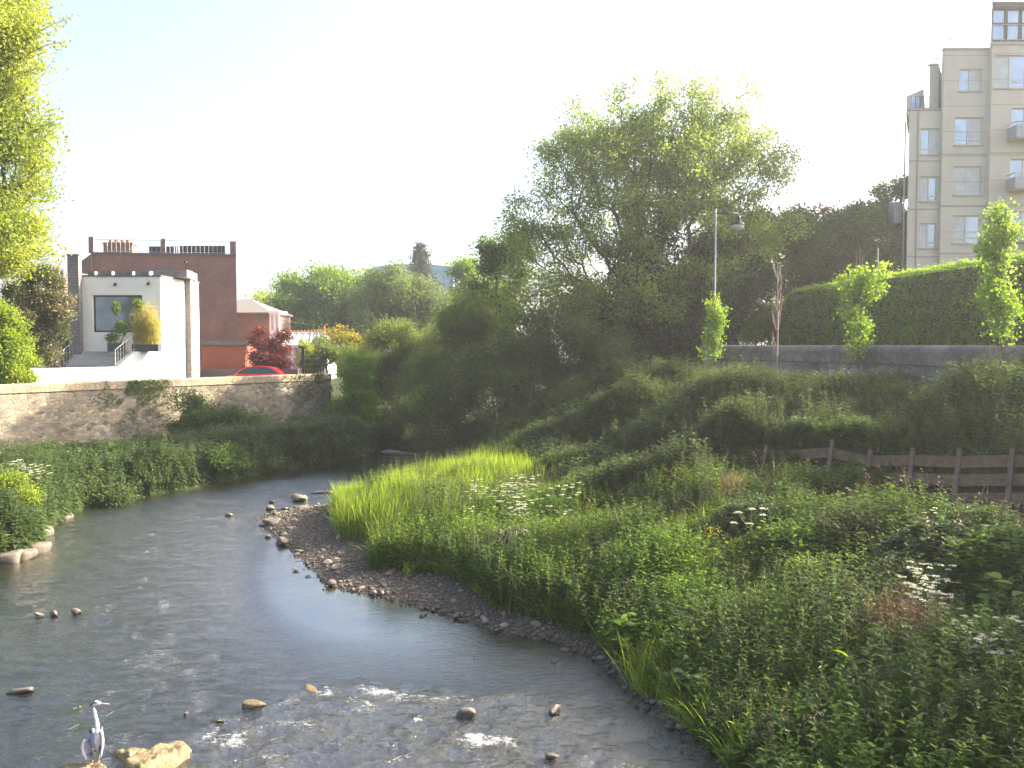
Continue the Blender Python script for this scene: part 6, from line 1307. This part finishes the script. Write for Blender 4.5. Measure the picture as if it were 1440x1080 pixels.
drift([(R_.randint(655, 800), R_.randint(715, 770), R_.uniform(.85, 1.15)) for _ in range(34)], 'one of the white-headed cow parsley plants massed across the sunlit grass', 'cow parsley massed on the lit bar')
drift([(785,745,1.25),(805,740,1.2)], 'tall white cow parsley at the dark edge behind the sunlit grass', 'tall cow parsley behind the lit grass')
drift([(1055,815,1.5)], 'tallest single cow parsley rising alone in the shaded bank', 'lone cow parsley')
drift([(R_.randint(1275, 1335), R_.randint(870, 925), R_.uniform(.9, 1.1)) for _ in range(13)], 'white cow parsley in the patch right of the brown seed heads', 'cow parsley right of the dead grass')
drift([(R_.randint(1350, 1436), R_.randint(950, 1010), R_.uniform(.8, 1.0)) for _ in range(12)], 'white cow parsley in the patch at the right edge', 'cow parsley at the right edge')
drift([(905,800,.8),(920,795,.8),(1195,735,.8),(1040,930,.8),(1065,940,.8),(1310,775,.8)], 'small scattered cow parsley in the shaded bank', 'scattered cow parsley')
drift([(R_.randint(2, 60), R_.randint(700, 716), R_.uniform(1.0, 1.3)) for _ in range(14)], 'white cow parsley crowning the bright bush on the near left bank', 'cow parsley on the left bank')
# ================================================================ WATER
wx = np.arange(-30, 9, .075); wy = np.concatenate([np.arange(9, 20, .05), np.arange(20, 38, .09), np.arange(38, 84, .3)])
WX, WY = np.meshgrid(wx, wy); x = WX.ravel(); y = WY.ravel(); d = river_sd(x, y); nx = len(wx)
def gauss(cx, cy, rx_, ry_, rot=0):
    c, s = math.cos(rot), math.sin(rot); u = (x - cx) * c + (y - cy) * s; v = -(x - cx) * s + (y - cy) * c; return np.exp(-((u / rx_) ** 2 + (v / ry_) ** 2))
calm = np.clip(gauss(-3.9, 22, 3.3, 7, .45) * 1.35 + gauss(-5.5, 27, 1.8, 4, .4) * .8 + sstep(38, 41, y) * .8 + gauss(-13.5, 24, 1.3, 3) * .5, 0, 1)
# weir line: runs from the heron slab up to midstream then down to the right bank
wl = np.array([onz(*q)[:2] for q in ((60,1090),(170,1062),(270,1035),(330,1002),(380,990),(430,968),(500,955),(600,962),(700,972),(800,975),(900,985))])
wly = np.interp(x, wl[:, 0], wl[:, 1]); dn = wly - y            # positive = downstream side (towards the camera)
inx = sstep(-8, -5.5, x) * 1.0
rap = sstep(-.25, .5, dn) * inx * (.45 + .55 * sstep(-5.5, -3.5, x))
riff = gauss(-13, 34.5, 6, 2.4, .12) * 1.0 + gauss(-9.2, 36, 2.5, 1.2) * .6
amp = (.9 + .55 * sstep(-4, -8, x)) * (1 - .88 * calm) + 2.0 * rap + .5 * np.clip(riff, 0, 1)
warp = (fbm(x * .5, y * .5, 60, 2) - .5) * 2
zw = np.zeros_like(x)
for wlen, a_, sd_ in ((1.5, .010, 1), (.75, .0085, 2), (.38, .0115, 3), (.2, .005, 4)):
    zw += a_ * (vnoise((x + warp * .4) / wlen * 1.0, (y - warp * .4) / wlen * 1.5, sd_) - .5) * 2
zw *= amp * (1 - .55 * sstep(30, 40, y))
ridg = 1 - np.abs(fbm(x * 1.6 + warp, y * 2.1, 70, 3) - .5) * 4
zw += rap * .085 * np.clip(ridg, -.5, 1) * (vnoise(x * 1.1, y * 1.4, 7))
zw += .10 * sstep(.5, -1.2, dn) * inx * (y < 24) * 0
zw -= .05 * sstep(-.1, .35, dn) * inx
fo = rap * (.145 + .09 * np.clip(ridg, -1, 1) + .22 * (sstep(.35, .7, fbm(x * 1.1 + 3, y * 1.6, 83, 3)) - .3))
edge = np.exp(-((dn - .22) / .22) ** 2) * inx * sstep(.42, .62, vnoise(x * 1.3, x * 0, 9)) * sstep(-6.6, -5.6, x)
fo += .16 * edge
for px, py, r_, a_ in ((470,962,.55,.5),(400,985,.5,.35),(655,1000,.4,.25),(300,1035,.4,.4),(700,1030,.5,.15),(560,1000,.8,.22),(640,1040,.6,.3),(850,1010,.5,.28),(330,1050,.7,.3)):
    q_ = onz(px, py); fo += a_ * .4 * np.exp(-(((x - q_[0]) / r_) ** 2 + ((y - q_[1]) / (r_ * .8)) ** 2))
fo += .30 * np.clip(riff, 0, 1) * sstep(.3, .75, vnoise(x * 1.5, y * 2.5, 10)) + .14 * gauss(-12, 27.5, 2.5, 5, 0) * sstep(.6, .85, vnoise(x * 2, y * 3, 11))
rip = np.clip(.10 + .5 * (1 - calm) + .5 * rap, 0, 1)
sh = np.clip(np.exp(d / .9) * .9 + .75 * sstep(-8.5, -12, x) * sstep(24, 17, y) + .15 * rap, 0, 1)
keep = ((d < .9) & (x > -28)).reshape(WX.shape)
ck = (keep[:-1, :-1] | keep[1:, :-1] | keep[:-1, 1:] | keep[1:, 1:]); jj, ii = np.nonzero(ck); a_ = jj * nx + ii
Q = np.stack([a_, a_ + 1, a_ + nx + 1, a_ + nx], 1); us = np.unique(Q); rem = np.full(len(x), -1); rem[us] = np.arange(len(us))
mb = MB(); mb.add(np.stack([x, y, zw], 1)[us], rem[Q]); o = build('water', mb, m_water, smooth=True, attrs={'foam': fo[us], 'rip': rip[us], 'shal': sh[us]}); o['kind'] = 'structure'
# drifting twigs and a green leaf in the water
for pts, lab in ((((148,1008),(160,1000),(176,996)),'pale forked twig in the water right of the heron head'),(((96,1026),(112,1018),(132,1020)),'pale twig in the water just left of the heron neck')):
    mb = MB(); P_ = [onz(px, py, .05) for px, py in pts]; mb.tube(P_, [.004, .004, .002], 5); mb.tube([P_[1], P_[1] + (P_[2] - P_[1]) * .6 + [.03, -.06, 0.02]], [.006, .003], 5); tag(build('twig', mb, m_stem, origin=tuple(P_[1])), lab, 'twig')
mb = MB(); q_ = onz(109, 994, .03); leaves(mb, np.tile([q_], (5, 1)) + rng.normal(size=(5, 3)) * [.03, .03, .008], .07, 2); tag(build('floating_leaf', mb, m_lime, origin=tuple(q_)), 'small bright green leaf floating behind the heron', 'leaf')
# ================================================================ HERON
hb = onz(133, 1073, .21); hr = thing('heron', 'grey heron standing upright on a flat rock with drooped wings, bill to the right', 'heron', tuple(hb))
hb = np.array(hb)
m_hw = MAT('heron_white', (.72,.66,.66), (.55,.5,.51), 14, .8, bstr=.3, bdist=.003)
m_hbody, nt = new('heron_plumage'); b, o_ = bsdf(nt, .8, 0, .3); v = coords(nt); s_ = nt.nodes.new('ShaderNodeSeparateXYZ'); lk(nt, v, s_.inputs[0])
gx_ = ramp(nt, s_.outputs[0], [(.0, (.30, .31, .35)), (.022, (.30, .31, .35)), (.03, (.74, .68, .67))]); zf = ramp(nt, s_.outputs[2], [(.2, (0, 0, 0)), (.22, (1, 1, 1)), (.44, (1, 1, 1)), (.47, (0, 0, 0))])
up_ = ramp(nt, noise(nt, v, 18), [(.3, (.55, .5, .5)), (.7, (.76, .7, .69))]); lg_ = ramp(nt, s_.outputs[2], [(.12, (.35, .28, .18)), (.2, (1, 1, 1))])
lk(nt, mixc(nt, 1.0, mixc(nt, zf, up_, gx_), lg_, 'MULTIPLY'), b.inputs['Base Color']); bump(nt, noise(nt, v, 60), .4, .004, b)
m_hg = MAT('heron_grey', (.36,.37,.42), (.24,.25,.29), 16, .8, bstr=.3, bdist=.003)
m_hd = MAT('heron_black', (.05,.045,.06), (.03,.028,.035), 20, .7, bstr=.1)
m_hb = MAT('heron_bill', (.62,.42,.22), (.5,.33,.18), 20, .5, bstr=0)
def hp3(*pts): return [tuple(hb + np.array(p)) for p in pts]
mb = MB()
mb.tube(hp3((.05,.05,.30),(.062,.0,.40),(.060,-.02,.47),(.052,-.015,.55),(.040,0,.62),(.026,.0,.69),(.012,.0,.76),(.004,.0,.82),(.012,0,.862),(.045,-.004,.880),(.085,-.006,.874),(.125,-.008,.868)), [.055,.056,.043,.033,.027,.024,.023,.024,.032,.036,.026,.010], 12)
mb.tube(hp3((.055,.01,.46),(.045,.03,.40),(.02,.05,.33),(-.005,.08,.25),(-.03,.12,.17),(-.045,.15,.10)), [.035,.075,.088,.080,.05,.02], 14)
for sx_2, dx in ((-.035,-.012),(.04,.012)):
    mb.tube(hp3((sx_2 * .6, .05, .27), (sx_2, .03, .19), (sx_2 + dx * .3, .045, .115), (sx_2 + dx, .02, .01)), [.036, .017, .0095, .009], 8)
    for a_ in (-.7, 0, .7, 3.1): mb.tube(hp3((sx_2 + dx, .02, .008), (sx_2 + dx + .055 * math.sin(a_), .02 - .055 * math.cos(a_), .004)), [.008, .004], 6)
body = build('body', mb, m_hbody, hr, True); rm = body.modifiers.new('remesh', 'REMESH'); rm.mode = 'VOXEL'; rm.voxel_size = .006; rm.use_smooth_shade = True
mb = MB(); mb.tube(hp3((.10,-.006,.871),(.16,-.010,.868),(.245,-.015,.868)), [.015,.009,.002], 8); build('bill', mb, m_hb, hr, True)
mb = MB()
for s in (-1, 1): mb.tube(hp3((.085,-.006+s*.020,.885),(.045,-.004+s*.030,.896),(.005,s*.024,.884),(-.035,s*.010,.850),(-.065,0,.80)), [.005,.011,.012,.008,.002], 6)
build('crest', mb, m_hd, hr, True)
mb = MB()
for s in (-1, 1): mb.lathe([(0,-.007),(.006,-.003),(.006,.003),(0,.007)], 8, hb + [.075,-.006+s*.027,.878])
build('eye', mb, m_hb, hr, True)
mb = MB(); mb.tube(hp3((-.05,.05,.485),(-.055,.03,.455),(-.05,.02,.42)), [.012,.03,.012], 8); mb.tube(hp3((.10,.03,.49),(.12,.02,.46)), [.015,.012], 8); build('shoulder_patch', mb, m_hd, hr, True)
def wing(side, outline, top, ydepth):
    """a drooped, cupped wing: rows across the outline from the wrist down to the feather tips"""
    mb = MB(); n = len(outline); V = []
    for (xa, xb, z) in outline:
        for k in range(7):
            f = k / 6; yy = -.05 + .13 * f + ydepth * math.sin(f * PI) ; V.append(hb + np.array([xa + (xb - xa) * f, yy, z - .012 * math.sin(f * 9)]))
    mb.add(V, [(i * 7 + k, i * 7 + k + 1, (i + 1) * 7 + k + 1, (i + 1) * 7 + k) for i in range(n - 1) for k in range(6)])
    w = build('wing', mb, m_hg, hr, True); so = w.modifiers.new('thick', 'SOLIDIFY'); so.thickness = .012; sb = w.modifiers.new('sub', 'SUBSURF'); sb.levels = 1; sb.render_levels = 1
    mb = MB()
    mb.tube([hb + np.array([xa, -.055, z]) for xa, xb, z in outline], [.010 + .010 * math.sin(i / (n - 1) * PI) for i in range(n)], 8); build('leading_edge', mb, m_hw, w, True)
    mb = MB()
    for k in range(5):
        f = k / 4; (xa, xb, z) = outline[-2]; s0 = hb + np.array([xa + (xb - xa) * f, -.04 + .12 * f, z + .02]); mb.tube([s0, s0 + np.array([(-.01 if side > 0 else .01), -.005, -.09 + .03 * f])], [.011, .003], 6)
    build('flight_feathers', mb, m_hd, w, True)
wing(1, [(.115,.07,.505),(.14,.055,.45),(.150,.045,.37),(.145,.042,.28),(.128,.042,.19),(.108,.052,.10)], .505, .03)
wing(-1, [(-.11,-.055,.37),(-.135,-.05,.32),(-.145,-.045,.25),(-.132,-.04,.18),(-.108,-.038,.12),(-.09,-.045,.07)], .36, .03)
mb = MB(); mb.tube(hp3((-.05,.07,.46),(-.085,.08,.36),(-.09,.09,.25),(-.06,.11,.15)), [.03,.055,.05,.02], 10); build('mantle', mb, m_hg, hr, True)
# ================================================================ LIGHT, SKY, CAMERA
hz_ = MB(); hz_.box(-1100, 1100, -1200, 1500, -2.5, 40)  # haze box added to lift shadows like lens flare and fade the distance
hm, hn_ = new('air'); vo = hn_.nodes.new('ShaderNodeVolumePrincipled'); vo.inputs['Density'].default_value = .0008; vo.inputs['Color'].default_value = (.95, .95, .93, 1); vo.inputs['Anisotropy'].default_value = .55
ho = hn_.nodes.new('ShaderNodeOutputMaterial'); lk(hn_, vo.outputs[0], ho.inputs['Volume'])
o = build('haze', hz_, hm); tag(o, 'thin haze volume over river and gardens, added for lens-flare veil and distance fading', 'haze', kind='stuff')
w = bpy.data.worlds.new("World"); SC.world = w; w.use_nodes = True; nt = w.node_tree
sky = nt.nodes.new('ShaderNodeTexSky'); sky.sky_type = 'NISHITA'; sky.sun_disc = False; sky.sun_elevation = SUN_EL; sky.sun_rotation = SUN_AZ
sky.air_density = .75; sky.dust_density = 5.0; sky.ozone_density = 1.0
bg = nt.nodes['Background']; nt.links.new(sky.outputs[0], bg.inputs[0]); bg.inputs[1].default_value = .15
sl = bpy.data.lights.new('sun', 'SUN'); sl.energy = 5.0; sl.angle = R(.5); sl.color = (1, .90, .74)
so = bpy.data.objects.new('sun', sl); COL.objects.link(so)
sd = Vector((math.sin(SUN_AZ) * math.cos(SUN_EL), math.cos(SUN_AZ) * math.cos(SUN_EL), math.sin(SUN_EL)))
so.rotation_euler = (-sd).to_track_quat('-Z', 'Y').to_euler(); so.location = (30, 10, 40)
cam = bpy.data.cameras.new('camera'); co = bpy.data.objects.new('camera', cam); COL.objects.link(co); SC.camera = co
co.location = (0, 0, H); co.rotation_euler = (PI / 2 - PITCH, 0, 0); cam.sensor_width = 36; cam.lens = 36 * FOC / 1440; cam.clip_end = 3000; cam.clip_start = .1
SC.view_settings.view_transform = 'Standard'; SC.view_settings.look = 'None'; SC.view_settings.gamma = 1; SC.view_settings.exposure = EXPOSURE
SC.render.engine = 'CYCLES'; SC.cycles.max_bounces = 8; SC.cycles.transparent_max_bounces = 4; SC.cycles.volume_bounces = 0
